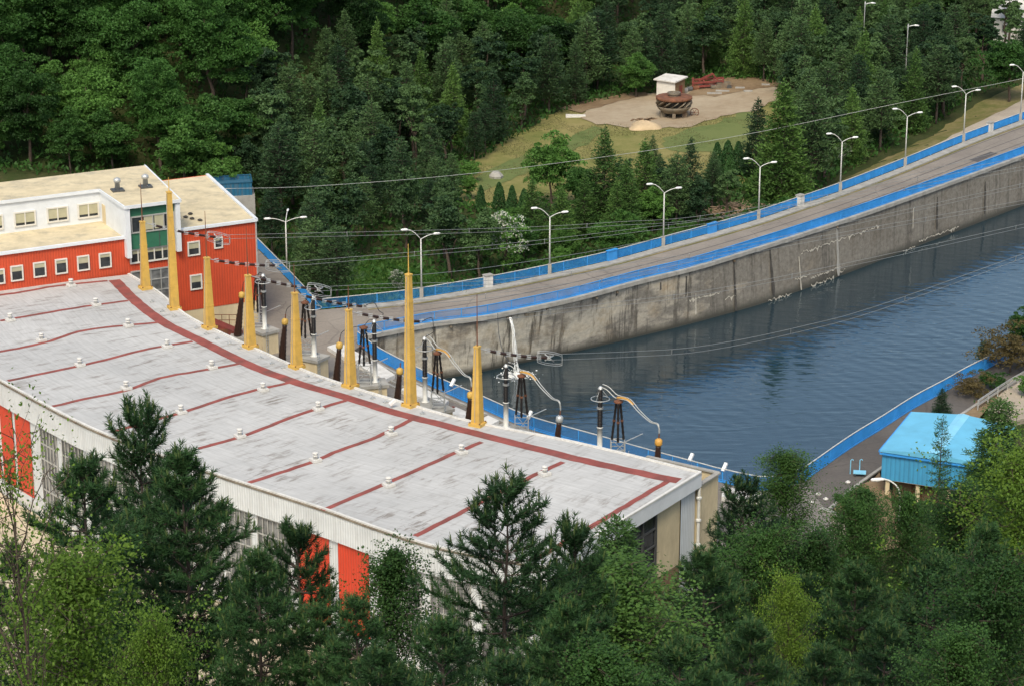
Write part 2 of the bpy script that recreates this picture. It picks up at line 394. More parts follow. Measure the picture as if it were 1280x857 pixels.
def seg_dist(poly, x, y):
    best = 1e9
    for i in range(len(poly)):
        ax, ay = poly[i][0], poly[i][1]; bx, by = poly[(i + 1) % len(poly)][0], poly[(i + 1) % len(poly)][1]
        dx, dy = bx - ax, by - ay; t = ((x - ax) * dx + (y - ay) * dy) / max(dx * dx + dy * dy, 1e-9); t = min(1, max(0, t))
        best = min(best, (x - ax - t * dx) ** 2 + (y - ay - t * dy) ** 2)
    return math.sqrt(best)
def lerp_tab(tab, x):
    if x <= tab[0][0]: return tab[0][1]
    for (a, va), (b, vb) in zip(tab, tab[1:]):
        if x <= b: return va + (vb - va) * (x - a) / (b - a)
    return tab[-1][1]
def sstep(a, b, x):
    t = min(1, max(0, (x - a) / (b - a))); return t * t * (3 - 2 * t)
fence_tab = sorted([(p.x, p.y) for p in far_fence + left_fence[:1]])
def terrain(x, y):
    # camera-side hill
    d0 = lerp_tab([(-60, 150), (-10, 146), (8, 142), (20, 140), (34, 142), (80, 165)], x)
    base = lerp_tab([(-20, YARD_Z - .25), (12, YARD_Z - .25), (22, -.45)], x)
    z = base
    if y < d0:
        s = (d0 - y)
        z = base + min(s * .56, 34 + (s - 60) * .42 if s > 60 else 99)
        z = min(z, 74)
        z += .8 * math.sin(x * .21 + 1) * math.sin(y * .17) * min(1, s / 10)
    # land beyond the road
    yf = lerp_tab(fence_tab, x)
    if y > yf - 2:
        drop = lerp_tab([(-30, -3.0), (10, -3.2), (45, -2.2), (80, -.9), (140, -.5)], x)
        z = -.35 + (drop + .35) * sstep(0, 9, y - yf - lerp_tab([(20, 0), (60, 6), (110, 9)], x))
        y0 = lerp_tab([(-140, 285), (-60, 292), (-40, 298), (-22, 335), (-5, 385), (30, 420), (80, 432), (160, 430)], x)
        k = lerp_tab([(-60, .42), (-10, .4), (30, .3), (80, .2)], x)
        if y > y0: z += min((y - y0) * k, 75 + (y - y0) * .04)
        z += .25 * math.sin(x * .11) * math.sin(y * .09 + .6) * sstep(8, 30, y - yf)
    elif y > d0 - 1 and x < -20 and y > 205: z = min(z, -.4)
    return z
def G(px, py):                              # where a sight line meets the terrain
    d = ray(px, py); t = 40.0
    while t < 900:
        x, y, z = d.x * t, d.y * t, CAM_Z + d.z * t
        if z < terrain(x, y): break
        t += 1.0
    a, b = t - 1, t
    for _ in range(10):
        m = (a + b) / 2
        if CAM_Z + d.z * m < terrain(d.x * m, d.y * m): b = m
        else: a = m
    return Vector((d.x * b, d.y * b, terrain(d.x * b, d.y * b)))

def make_ground():
    xs = np.concatenate([np.arange(-420, -120, 12), np.arange(-120, 150, 3), np.arange(150, 431, 10)])
    ys = np.concatenate([np.arange(-60, 60, 8), np.arange(60, 470, 3), np.arange(470, 1300, 25)])
    ch = channel; dil = 4.5
    vs = []; nx, ny = len(xs), len(ys)
    xmin = min(p.x for p in ch) - 6; xmax = max(p.x for p in ch) + 6; ymin = min(p.y for p in ch) - 6; ymax = max(p.y for p in ch) + 6
    for y in ys:
        for x in xs:
            z = terrain(x, y)
            if xmin < x < xmax and ymin < y < ymax and (inside(ch, x, y) or seg_dist(ch, x, y) < dil): z = -12
            vs.append((x, y, z))
    fs = [(j * nx + i, j * nx + i + 1, (j + 1) * nx + i + 1, (j + 1) * nx + i) for j in range(ny - 1) for i in range(nx - 1)]
    mb = MB(); mb.v = vs; mb.f = fs
    tag(mb.build('ground', M['floor'], None, True), kind='structure')
make_ground()
w = MB(); w.sheet([(p.x, p.y) for p in offset_line([Vector((q.x, q.y, 0)) for q in wall_foot], 1.5)] + [(400, 520), (400, 280)] + [(p.x, p.y) for p in reversed(offset_line(bank_fence, -.3))] + [(p.x, p.y) for p in reversed(offset_line(near_fence, -.3))], WATER_Z)
tag(w.build('water', M['water']), kind='structure')

# road, plaza and deck: one slab with the quay walls under it
slab = [p for p in left_fence] + far_fence[1:] + [Vector(p) for p in reversed(wall_top)]
road = MB(); road.prism([(p.x, p.y) for p in slab] + [(p.x, p.y) for p in near_fence[1:2]] + [(P(428, 447).x, P(428, 447).y), (P(300, 440).x, P(300, 440).y), (P(235, 330).x, P(235, 330).y)], -.6, 0)
tag(road.build('road', M['road']), kind='structure')
in_near = offset_line(near_fence, -16)
deck = MB(); deck.prism([(p.x, p.y) for p in near_fence[2:-1]] + [(P(1003, 600).x, P(1003, 600).y), (P(1037, 641).x, P(1037, 641).y), (P(1042, 668).x, P(1042, 668).y), (P(960, 690).x, P(960, 690).y), (23.5, 176), (19.5, 184)] + [(P(x, y, ).x, P(x, y).y) for x, y in ((840, 640), (700, 600), (600, 578), (500, 545), (420, 510), (350, 480), (300, 440), (428, 447))], -.9, -.012)
tag(deck.build('deck', M['deck']), kind='structure')
bk = MB(); inner = [P(x, y) for x, y in ((1500, 420), (1300, 475), (1225, 502), (1160, 545), (1099, 586), (1036, 640))]
bk.prism([(p.x, p.y) for p in bank_fence] + [(p.x, p.y) for p in inner], -.8, 0)
tag(bk.build('bank_pavement', M['dark_asphalt']), kind='structure')
k = MB()
kp = smooth_line([P(x, y) for x, y in ((1225, 503), (1160, 546), (1099, 587), (1062, 614), (1034, 639))], 4)
for a, b in zip(kp, kp[1:]): k.beam(a + Vector((0, 0, .06)), b + Vector((0, 0, .06)), .3, .16)
k.beam(P(1026, 636) + Vector((0, 0, .07)), P(1066, 651) + Vector((0, 0, .07)), .5, .2)
tag(k.build('bank_kerb', M['conc']), kind='structure')
pv = MB(); pv.sheet([P(x, y, -.15) for x, y in ((1030, 641), (1064, 653), (1046, 690), (1000, 690))])
pv.prism([(P(x, y).x, P(x, y).y) for x, y in ((1268, 470), (1300, 462), (1400, 440), (1420, 480), (1310, 515), (1240, 535), (1235, 512))], -1.2, .05)
tag(pv.build('service_path', M['path']), kind='structure')
dt = MB(); dt.sheet(rough_edge([P(x, y, .035) for x, y in ((1100, 588), (1070, 612), (1040, 638), (1068, 652), (1090, 690), (1130, 680), (1110, 610))], 1.5, .25))
dt.sheet(rough_edge([P(x, y, .03) for x, y in ((1225, 500), (1290, 462), (1420, 415), (1420, 440), (1268, 470), (1236, 512), (1180, 560), (1170, 548))], 2, .3))
tag(dt.build('verge', M['dirt_brown']), kind='structure')
# patch and longitudinal joints on the road
pt = MB(); pt.sheet([P(x, y, .006) for x, y in ((1211, 200), (1238, 190), (1247, 192), (1222, 203))])
tag(pt.build('road_patch', M['patch']), kind='structure')
jl = MB()
for f in (.22, .48, .66):
    a = resample(far_fence, n=60)[3:]; b = resample(wall_top, n=60)[3:]
    ln = [p.lerp(q, f) + Vector((0, 0, .007)) for p, q in zip(a, b)]
    l2 = offset_line(ln, .16)
    n = len(ln); jl.add(ln + l2, [(i, i + 1, n + i + 1, n + i) for i in range(n - 1)])
tag(jl.build('road_joint', M['patch']), kind='structure')
mg = MB(); ln = [p + Vector((0, 0, .009)) for p in offset_line(far_fence[4:], -1.45)]; l2 = offset_line(ln, -.35); n = len(ln)
mg.add(ln + l2, [(i + 1, i, n + i, n + i + 1) for i in range(n - 1)])
tag(mg.build('mossy_gutter', M['bank']), kind='structure')
sk = MB()
o1 = offset_line(far_fence, -.1); o2 = offset_line(far_fence, -1.4)
for i in range(4, len(o1) - 1):
    sk.add([o1[i] + Vector((0, 0, .14)), o1[i + 1] + Vector((0, 0, .14)), o2[i + 1] + Vector((0, 0, .14)), o2[i] + Vector((0, 0, .14)), o2[i] + Vector((0, 0, 0)), o2[i + 1]], [(3, 2, 1, 0), (4, 5, 2, 3)])
tag(sk.build('pavement', M['conc']), kind='structure')

# retaining wall under the road
rw = thing('retaining_wall', 'long stained concrete retaining wall rising out of the water below the road', 'wall', (wall_top[0].x, wall_top[0].y, -7))
NW = 90
wt = resample(offset_line(wall_top, -.05), n=NW); wf = resample(wall_foot, n=NW)
mb = MB(); L = 0; rows = 5
for i in range(NW - 1):
    l = (wt[i + 1] - wt[i]).length
    for r in range(rows):
        f0, f1 = r / rows, (r + 1) / rows
        q = []
        for (j, f, u) in ((i, f0, L), (i + 1, f0, L + l), (i + 1, f1, L + l), (i, f1, L)):
            lo = Vector((wf[j].x, wf[j].y, WATER_Z - 2)); hi = Vector((wt[j].x, wt[j].y, -.32))
            q.append((lo.lerp(hi, f), (u, lo.lerp(hi, f).z)))
        mb.add([x[0] for x in q], [(0, 1, 2, 3)], [[x[1] for x in q]])
    L += l
mb.build('wall_face', M['wall'], rw)
cp = MB()
c1 = offset_line(wt, -.28); c2 = offset_line(wt, .5)
for i in range(NW - 1):
    z0, z1 = Vector((0, 0, -.34)), Vector((0, 0, .1))
    cp.add([c1[i] + z0, c1[i + 1] + z0, c1[i + 1] + z1, c1[i] + z1, c2[i] + z1, c2[i + 1] + z1, c2[i + 1] + z0, c2[i] + z0], [(0, 1, 2, 3), (3, 2, 5, 4), (4, 5, 6, 7), (1, 0, 7, 6)])
cp.build('coping', M['conc'], rw)
def on_wall(px, f, out=.02):                # point on the wall face under pixel column px; f = 0 top .. 1 water line
    best = None
    for i in range(NW - 1):
        a, b = wt[i], wt[i + 1]; ax, bx = proj(a)[0], proj(b)[0]
        if min(ax, bx) <= px <= max(ax, bx):
            t = (px - ax) / (bx - ax); T = a.lerp(b, t); F = wf[i].lerp(wf[i + 1], t)
            hi = Vector((T.x, T.y, -.32)); lo = Vector((F.x, F.y, WATER_Z))
            p = hi.lerp(lo, f); d = (b - a); d.z = 0; d.normalize(); nn = Vector((d.y, -d.x, 0))
            return p + nn * out, d, nn
    return None
for (px, f0, f1, w0, w1, mt) in ((497, .12, .9, .25, .6, 'stain'), (563, .05, .75, .12, .3, 'stain'), (616, .1, .5, .12, .25, 'stain'), (634, .08, .95, .25, .28, 'stain'), (657, .1, .92, .3, .75, 'stain'), (684, .04, .96, .3, .4, 'stain'), (697, .4, .75, .2, .3, 'stain'),
        (717, .45, .75, .15, .6, 'stain'), (731, .3, .55, .15, .4, 'stain'), (745, .1, .9, .25, .5, 'stain'), (771, .08, .95, .35, .6, 'stain'), (776, .15, .6, .1, .2, 'lime'), (826, .08, .95, .25, .7, 'stain'), (858, .08, .5, .2, .4, 'stain'), (870, .45, .85, .1, .3, 'lime'), (917, .05, .98, .3, .65, 'stain'), (962, .05, .9, .25, .6, 'stain'), (997, .35, .98, .12, .25, 'lime'), (1046, .05, .97, .3, .7, 'conc'), (1142, .2, .6, .15, .25, 'lime'), (1172, .15, .8, .3, .5, 'stain'), (1232, .2, .85, .3, .6, 'stain')):
    r = on_wall(px, f0, .012)
    if not r: continue
    mb = MB(); K = 8; L_, R_ = [], []
    for q in range(K + 1):
        t = q / K; p, d, nn = on_wall(px, f0 + (f1 - f0) * t, .014)
        wd = (w0 + (w1 - w0) * t) * (1 if q < K else .5) * rng.uniform(.75, 1.25) / 2
        L_.append(p - d * wd); R_.append(p + d * wd * rng.uniform(.8, 1.2))
    mb.add(L_ + R_, [(q + 1, K + 1 + q + 1, K + 1 + q, q) for q in range(K)])
    mb.build('streak', M[mt], rw)
for (px0, px1, f) in ((703, 738, .62), (862, 900, .55), (905, 918, .7), (990, 1010, .75), (1010, 1050, .82), (1130, 1145, .97), (1000, 1100, .3), (770, 790, .45), (955, 985, .97), (1010, 1040, .96), (1046, 1056, .9), (690, 730, .75), (806, 850, .8), (1150, 1200, .9)):
    mb = MB(); pts = []
    x = px0
    while x <= px1:
        pts.append(on_wall(x, f + rng.uniform(-.025, .025), .016)); x += 1.5
    vs = []
    for p, d, nn in pts: h = rng.uniform(.02, .09); vs += [p + Vector((0, 0, h)), p - Vector((0, 0, h * rng.choice((.6, 1, 1, 2, 7))))]
    mb.add(vs, [(2 * i, 2 * i + 1, 2 * i + 3, 2 * i + 2) for i in range(len(pts) - 1)])
    mb.build('lime_crust', M['lime'], rw)
for px in (563, 634, 657, 684, 745, 771, 917, 1046):
    p, d, nn = on_wall(px, .05); mb = MB(); mb.tube([p - nn * .2, p + nn * .22], .16, 8); mb.build('drain_pipe', M['rust_grey'], rw)
# quay wall below the near fences
qw = MB(); qw.wall(offset_line(near_fence, .06), WATER_Z - 2, -.02); qw.wall(offset_line(bank_fence, .06), WATER_Z - 2, -.02)
tag(qw.build('quay_wall', M['wall']), 'concrete quay wall under the blue fences, dropping from the deck edge to the water', 'wall')

# water spilling from a drain
wj = thing('water_spout', 'white jet of water falling from a drain in the wall and splashing on the channel', 'water jet', on_wall(636, 1.0)[0])
p0, d, nn = on_wall(636, .04); mb = MB()
for s in range(7):
    pts = []; ph = rng.uniform(0, 6); off = rng.uniform(-.07, .07)
    reach = 1.5 + rng.uniform(-.3, .3)
    for q in range(12):
        t = q / 11
        pts.append(p0 + nn * (.2 + reach * t) + d * (off * (1 + 3 * t) + .1 * math.sin(ph + q)) + Vector((0, 0, -(6.7) * t * t - .1 * t)))
    mb.tube(pts, [.012 + .03 * abs(math.sin(ph + q * 1.7)) for q in range(12)], 5)
mb.build('jet', M['foam'], wj, True)
fo = MB(); c = p0 + nn * 1.75; c.z = WATER_Z
for s in range(420):
    a = rng.uniform(0, 6.28); r = abs(rng.gauss(0, .85)); h = max(0, rng.gauss(0, .28)) * max(.05, 1 - r / 2)
    q = Vector((c.x + 1.2 * r * math.cos(a), c.y + 1.0 * r * math.sin(a), WATER_Z + .02 + h)); z = rng.uniform(.04, .12)
    fo.lathe(q, [(z * .5, -z * .3), (z * rng.uniform(.8, 1.3), 0), (z * .6, z * .4), (.01, z * .6)], 5)
fo.build('splash', M['foam'], wj)

# ------------------------------------------------------------------ fences
def fence(name, label, line, h, bar_step, bar_depth, mats, post_step=4.0, plinth=.0, rail='blue', secs=12, side=0, thick=.016):
    f = thing(name, label, 'fence', line[0].copy())
    pts = resample(line, post_step)
    for p in pts:
        mb = MB(); mb.box(p + Vector((0, 0, h / 2)), (.09, .09, h)); mb.build('post', M[mats], f)
    tr = MB()
    fine = resample(line, 1.5)
    for a, b in zip(fine, fine[1:]): tr.beam(a + Vector((0, 0, h)), b + Vector((0, 0, h)), .1, .06)
    tr.build('top_rail', M[rail], f)
    br = MB()
    for a, b in zip(fine, fine[1:]): br.beam(a + Vector((0, 0, .16 + plinth)), b + Vector((0, 0, .16 + plinth)), .05, .05)
    br.build('bottom_rail', M[mats], f)
    if plinth:
        pl = MB()
        for a, b in zip(fine, fine[1:]): pl.beam(a + Vector((0, 0, plinth / 2 + .02)), b + Vector((0, 0, plinth / 2 + .02)), .14, plinth)
        pl.build('plinth', M[mats], f)
    bars = resample(line, bar_step)
    n = len(bars); per = max(1, n // secs)
    for s in range(0, n - 1, per):
        mb = MB()
        for i in range(s, min(s + per, n - 1)):
            p = bars[i]; t = bars[i + 1] - p
            mb.box(p + Vector((0, 0, h / 2 + .08)), (thick, bar_depth, h - .16), math.atan2(t.y, t.x))
        mb.build('bar_panel', M[mats], f)
    return f
off_far = offset_line(far_fence, .1)
fence('railing', 'blue bar railing along the far side of the road, carrying the street lamps', off_far, 1.25, .1, .065, 'blue', 3.6, .0, 'white_rail')
fence('railing', 'blue railing beside the plaza, running back past the red building', left_fence, 1.35, .09, .05, 'blue', 3, .0, 'white_rail', 3)
fence('railing', 'blue railing on top of the stained retaining wall, along the water side of the road', offset_line(wall_top, .25), 1.18, .11, .075, 'blue', 3.2, .22, 'blue', 12)
fence('railing', 'blue railing along the transformer deck edge in front of the yellow pylons', offset_line(near_fence, -.15)[:-1], 1.35, .1, .045, 'blue', 2.8, .12, 'white_rail', 12)
fence('railing', 'blue railing curving along the right bank beside the blue shed', offset_line(bank_fence, -.2), 1.35, .07, .06, 'blue', 2.8, .1, 'white_rail', 10)
def pillar(px, py, label, mat='conc_white', s=(.95, .7, 1.45)):
    p = P(px, py); j = min(range(len(far_fence) - 1), key=lambda i: (far_fence[i] - p).length); t = far_fence[j + 1] - far_fence[j]; a = math.atan2(t.y, t.x)
    r = thing('fence_pillar', label, 'pillar', (p.x, p.y, 0))
    mb = MB(); mb.box((p.x, p.y, s[2] / 2), s, a); mb.build('shaft', M[mat], r)
    mb = MB(); mb.box((p.x, p.y, s[2] + .06), (s[0] + .16, s[1] + .16, .12), a); mb.build('cap', M['conc' if mat != 'blue' else 'blue'], r)
pillar(610, 359.5, 'pale concrete pillar in the far railing, left of the second road lamp')
pillar(1000, 258, 'pale concrete pillar in the far railing, below the big bright green larch')
pillar(1237, 165.5, 'pale concrete pillar in the far railing near the right edge of the picture')
pillar(765, 326.5, 'blue box pillar in the far railing, left of the lamp before the round green tree', 'blue', (1.5, .3, 1.32))
pillar(890, 292.5, 'blue box pillar in the far railing near the pile of brushwood', 'blue', (1.5, .3, 1.32))

# ------------------------------------------------------------------ street lamps
def road_lamp(px, py, top, label, rz=0, first=None):
    b = P(px, py); b.z = 0; h = PY(px, top, b.y).z
    r = thing('street_lamp', label, 'street lamp', b, 0, 'white two-armed street lamps along the road')
    mb = MB(); mb.box((b.x, b.y, .65), (.42, .42, 1.3)); mb.build('base', M['conc'], r)
    mb = MB(); mb.tube([(b.x, b.y, 1.2), (b.x, b.y, h * .55), (b.x, b.y, h - .9)], [.1, .085, .065], 8); mb.build('pole', M['white_post'], r, True)
    for s, reach, up in ((-1, 1.55, .75), (1, 1.5, .05)):
        dx, dy = math.cos(rz) * s, math.sin(rz) * s
        pts = [Vector((b.x + dx * reach * q, b.y + dy * reach * q, h - .95 + up * math.sin(q * 1.57) + .45 * math.sin(q * 1.57))) for q in (0, .2, .45, .75, 1)]
        mb = MB(); mb.tube(pts, .05, 6); mb.build('arm', M['white_post'], r, True)
        e = pts[-1]; mb = MB()
        mb.tube([e - Vector((dx, dy, 0)) * .1, e + Vector((dx, dy, 0)) * .12 + Vector((0, 0, .03)), e + Vector((dx, dy, .05)) * .6, e + Vector((dx, dy, .05)) * .75], [.07, .14, .13, .06], 8)
        mb.build('lamp_head', M['lampwhite'], r, True)
for px, py, top, lab in ((527, 373, 289, 'road lamp nearest the plaza, leftmost of the two-armed lamps on the railing'), (687, 343.5, 262, 'road lamp right of the white-blossomed bush'), (829, 308.5, 232, 'road lamp in front of the tall larches and below the rusty turbine runner'),
        (948, 275, 200, 'road lamp just right of the brushwood pile, before the dark pine'), (1050, 240, 169, 'road lamp with a small white-blossomed bush behind its pole'), (1131, 208.5, 138, 'road lamp third from the right edge, where the grass verge begins'), (1204, 178.5, 110, 'road lamp beside the last pale pillar, second from the right edge'), (1275, 152, 83, 'road lamp farthest right, at the edge of the picture')):
    road_lamp(px, py, top, lab, .25)
b = P(359, 344); h = PY(359, 268, b.y).z
tl = thing('street_lamp', 'white street lamp with three arms standing beside the blue plaza railing at the red building', 'street lamp', b)
mb = MB(); mb.tube([(b.x, b.y, 0), (b.x, b.y, h - .9)], [.11, .07], 8); mb.build('pole', M['white_post'], tl, True)
for dx, dy in ((-1, -.15), (1, .15), (.05, 1)):
    pts = [Vector((b.x + dx * 1.75 * q, b.y + dy * 1.75 * q, h - .95 + .5 * math.sin(q * 1.57) + (.4 if abs(dy) > .5 else 0) * q)) for q in (0, .15, .4, .7, 1)]
    mb = MB(); mb.tube(pts, .05, 6); mb.build('arm', M['white_post'], tl, True)
    e = pts[-1]; v = Vector((dx, dy, 0)); mb = MB(); mb.tube([e - v * .1, e + v * .15, e + v * .6, e + v * .75], [.06, .14, .13, .05], 8); mb.build('lamp_head', M['lampwhite'], tl, True)
# ------------------------------------------------------------------ powerhouse
outer = smooth_line([P(x, y, ROOF_Z) for x, y in ((140, 341), (162, 343), (199, 365), (234, 394), (281, 417.6), (332, 441), (391, 466.5), (449, 486), (500, 501), (584, 525), (700, 548), (775, 565), (850, 583.5), (877, 590))][1:], 5)
nearl = smooth_line([P(x, y, ROOF_Z) for x, y in ((-170, 381), (-90, 425), (0, 476), (117, 537), (250, 586), (310, 606), (400, 635), (480, 663.5), (551, 685), (684, 709))], 5)
ph = thing('powerhouse', 'long curved powerhouse hall with a flat pale roof crossed by dark red strips', 'building', (-20, 195, YARD_Z))
NS, NR = 40, 14
oo = resample(outer, n=NS); nn_ = resample(nearl, n=NS)
lenO = sum((b - a).length for a, b in zip(oo, oo[1:]))
mb = MB()
for i in range(NS - 1):
    for r in range(NR):
        q = []
        for (j, f) in ((i, r / NR), (i, (r + 1) / NR), (i + 1, (r + 1) / NR), (i + 1, r / NR)):
            p = oo[j].lerp(nn_[j], f); q.append((p, (lenO * j / (NS - 1), (oo[j] - nn_[j]).length * f)))
        mb.add([x[0] for x in q], [(0, 1, 2, 3)], [[x[1] for x in q]])
mb.build('roof', M['roof'], ph)
# red membrane strips: lap sheets 6 mm above the roof
st = MB()
def strip(pts, wid, n=5, z=.008):
    ln = resample(smooth_line([P(x, y, ROOF_Z + z) for x, y in pts], n), .9)
    ln = [p + Vector((rng.uniform(-.05, .05), rng.uniform(-.05, .05), 0)) for p in ln]
    a = offset_line(ln, wid / 2); b = offset_line(ln, -wid / 2); m = len(ln)
    st.add(a + b, [(i, m + i, m + i + 1, i + 1) for i in range(m - 1)])
strip([(143, 350), (168, 375), (203, 402), (250, 425.5), (305, 453), (367, 476.5), (434, 496.5), (500, 517), (610, 545), (707, 569.5), (775, 585), (848, 600.5)], 1.25)
for pts in (((-150, 385), (0, 369), (70, 357.5), (135, 351)), ((0, 401), (75, 388), (120, 381), (160, 376)), ((-60, 446), (0, 439), (59, 427), (110, 412), (198, 403)), ((10, 475.5), (60, 465), (117, 453), (180, 437), (241, 426.5)),
            ((66, 507.5), (110, 497), (156, 488), (200, 472), (250, 463), (300, 454)), ((139, 539.5), (190, 525), (234, 513), (300, 492), (363, 477.5)), ((248, 560), (310, 542), (370, 519), (432, 500)), ((307, 604), (390, 577), (420, 564), (470, 546), (516, 523)),
            ((403, 637), (470, 609), (540, 578), (602, 551.5)), ((519, 669), (580, 638), (650, 602), (704, 576.5)), ((665, 701), (726, 665), (780, 633), (834, 601))):
    strip(pts, .55, 5, .014)
st.build('red_strips', M['strip'], ph)
# low kerb round the roof
kb = MB()
for ln, d in ((outer, .12), (nearl, -.12)):
    o = [p + Vector((0, 0, .05)) for p in offset_line(resample(ln, 2.0), -d)]
    for a, b in zip(o, o[1:]): kb.beam(a, b, .22, .16)
kb.beam(outer[-1] + Vector((-.1, -.1, .055)), nearl[-1] + Vector((-.1, .1, .055)), .24, .17)
kb.build('roof_edge', M['conc_white'], ph)
tr = MB()
o = [p + Vector((0, 0, -.06)) for p in offset_line(resample(nearl, 2.0), -.06)]
for a, b in zip(o, o[1:]): tr.beam(a, b, .14, .12)
tr.build('gutter', M['rust_grey'], ph)
# end wall (right)
E0, E1 = outer[-1].copy(), nearl[-1].copy(); ed = (E1 - E0); ed.z = 0; EL = ed.length; ed.normalize(); en = Vector((-ed.y, ed.x, 0))
if en.x < 0: en = -en
fa = MB()
a, b = E0 + en * .02, E1 + en * .02
fa.wall([b, a], ROOF_Z - 1.25, ROOF_Z + .02)
a2, b2 = a - en * .55, b - en * .55
fa.add([(a.x, a.y, ROOF_Z - 1.25), (b.x, b.y, ROOF_Z - 1.25), (b2.x, b2.y, ROOF_Z - 1.25), (a2.x, a2.y, ROOF_Z - 1.25)], [(0, 1, 2, 3)])
fa.build('fascia', M['white_flat'], ph)
def et(px, py, z): q = PV(px, py, E0 - en * .5, en); return (q - E0).dot(ed)
def endwall(t0, t1, z0, z1, inset): 
    m_ = MB(); p = E0 + ed * t1 - en * inset; q = E0 + ed * t0 - en * inset
    m_.wall([p, q], z0, z1); return m_
tA = 0.25; tB = et(850, 640, 0); tC = et(820, 650, 0)
endwall(tA, tB, YARD_Z - .3, ROOF_Z - 1.25, .42).build('corner_pier', M['white_rib'], ph)
endwall(tB, tC, .6, ROOF_Z - 1.25, .5).build('cream_panel', M['cream'], ph)
endwall(tB, EL - .3, YARD_Z - .3, .6, .47).build('brown_base', M['brown_base'], ph)
gz = endwall(tC, EL - .3, .6, ROOF_Z - 1.25, .56).build('end_glazing', M['glass'], ph)
fr = MB()
for t in np.linspace(tC, EL - .3, 9):
    p = E0 + ed * t - en * .5; fr.box((p.x, p.y, 3.7), (.22, .14, 6.1), math.atan2(ed.y, ed.x))
for z in (.7, 2.2, 3.7, 5.2, 6.6):
    fr.beam(E0 + ed * tC - en * .5 + Vector((0, 0, z - ROOF_Z)), E0 + ed * (EL - .3) - en * .5 + Vector((0, 0, z - ROOF_Z)), .12, .14)
fr.build('glazing_frame', M['frame_dark'], gz)
dp = MB(); c = E0 + ed * .15 - en * .1
dp.tube([(c.x, c.y, ROOF_Z - 1.3), (c.x, c.y, YARD_Z)], .13, 8)
for z in (5.6, 3.6, 1.4): dp.lathe((c.x, c.y, z), [(.13, 0), (.24, .1), (.24, .25), (.13, .3)], 8)
dp.build('downpipe', M['white_post'], ph)
# cream wing wall and parapet behind the corner
wv = MB(); z1 = 6.7
od = (outer[-1] - outer[-6]); od.z = 0; od.normalize()
c0 = E0 - en * .35; c1 = c0 - ed * 3.6
wv.wall([c0, c1], -.9, z1)
back = [p for p in offset_line(outer, 3.6)]
c2 = c1 - en * 7; wv.wall([c1, c2], -.9, z1)
wv.build('cream_wall', M['cream'], ph)
cpm = MB(); cpm.beam(c0 + Vector((0, 0, z1 + .05 - c0.z)), c1 + Vector((0, 0, z1 + .05 - c1.z)), .45, .14)
cpm.beam(c1 + Vector((0, 0, z1 + .045 - c1.z)), c2 + Vector((0, 0, z1 + .045 - c2.z)), .4, .13)
cpm.build('parapet_cap', M['conc'], ph)
lw = MB(); lw.wall(list(reversed(offset_line(outer, .03))), -.5, ROOF_Z)
lw.build('deck_side_wall', M['cream'], ph)
# near facade
fac = resample(offset_line(nearl, .35), .5)
cum = [0]
for a, b in zip(fac, fac[1:]): cum.append(cum[-1] + (b - a).length)
def fat(s):
    for i in range(len(cum) - 1):
        if cum[i + 1] >= s: t = (s - cum[i]) / (cum[i + 1] - cum[i]); return fac[i].lerp(fac[i + 1], t)
    return fac[-1]
def fs_of_px(px, z=5.6):
    best = min(range(len(fac)), key=lambda i: abs(proj((fac[i].x, fac[i].y, z))[0] - px)); return cum[best]
def fseg(s0, s1, off=0.0):
    n = max(2, int((s1 - s0) / .8) + 1); pts = [fat(s0 + (s1 - s0) * i / (n - 1)) for i in range(n)]
    return offset_line(pts, -off) if off else pts
top_band = MB(); top_band.wall([Vector(p) for p in offset_line(nearl, -.02)], 5.6, ROOF_Z); 
A_ = [Vector((p.x, p.y, 5.6)) for p in offset_line(nearl, -.02)]; B_ = [Vector((p.x, p.y, 5.6)) for p in offset_line(nearl, .4)]; n = len(A_)
top_band.add(A_ + B_, [(n + i, n + i + 1, i + 1, i) for i in range(n - 1)])
top_band.build('facade_band', M['white_rib'], ph)
bw = MB(); bw.wall(fseg(0, cum[-1]), YARD_Z - .3, 5.6); bw.build('facade_wall', M['white_rib'], ph)
rl = MB(); rl.wall(fseg(0, cum[-1], .06), YARD_Z - .3, YARD_Z + .8); rl.build('facade_base', M['conc_white'], ph)
def red_panel(px0, px1):
    m_ = MB(); m_.wall(fseg(fs_of_px(px0), fs_of_px(px1), .05), YARD_Z + 1.3, 5.6); m_.build('red_panel', M['redpanel'], ph)
def glazing(s0, s1):
    m_ = MB(); m_.wall(fseg(s0, s1, .03), YARD_Z + 1.6, 5.4); g = m_.build('window_bay', M['glass_grey'], ph)
    f = MB(); w_ = s1 - s0
    for q in np.linspace(s0, s1, max(3, int(w_ / .55) + 1)):
        a = offset_line([fat(q), fat(q + .05)], -.08)[0]; f.box((a.x, a.y, 1.75), (.07, .1, 7.3))
    for z in (YARD_Z + 1.6, -.6, .9, 2.4, 3.9, 5.4):
        pp = [Vector((p.x, p.y, z)) for p in fseg(s0, s1, .07)]
        for a, b in zip(pp, pp[1:]): f.beam(a, b, .1, .1)
    f.build('frame', M['frame_grey'], g)
for a, b in ((-60, -46), (-42, -24), (-20, -3), (-1, 14), (16.5, 38), (373, 409), (421, 464)): red_panel(a, b)
gp = [(fs_of_px(49), fs_of_px(71)), (fs_of_px(78), fs_of_px(104))]
s = fs_of_px(112); e = fs_of_px(318); k_ = 6
for i in range(k_): gp.append((s + (e - s) * i / k_ + .25, s + (e - s) * (i + 1) / k_ - .35))
gp += [(fs_of_px(324), fs_of_px(360)), (fs_of_px(476), fs_of_px(500)), (fs_of_px(506), fs_of_px(525)), (fs_of_px(537), fs_of_px(590)), (fs_of_px(600), fs_of_px(655))]
for a, b in gp: glazing(a, b)

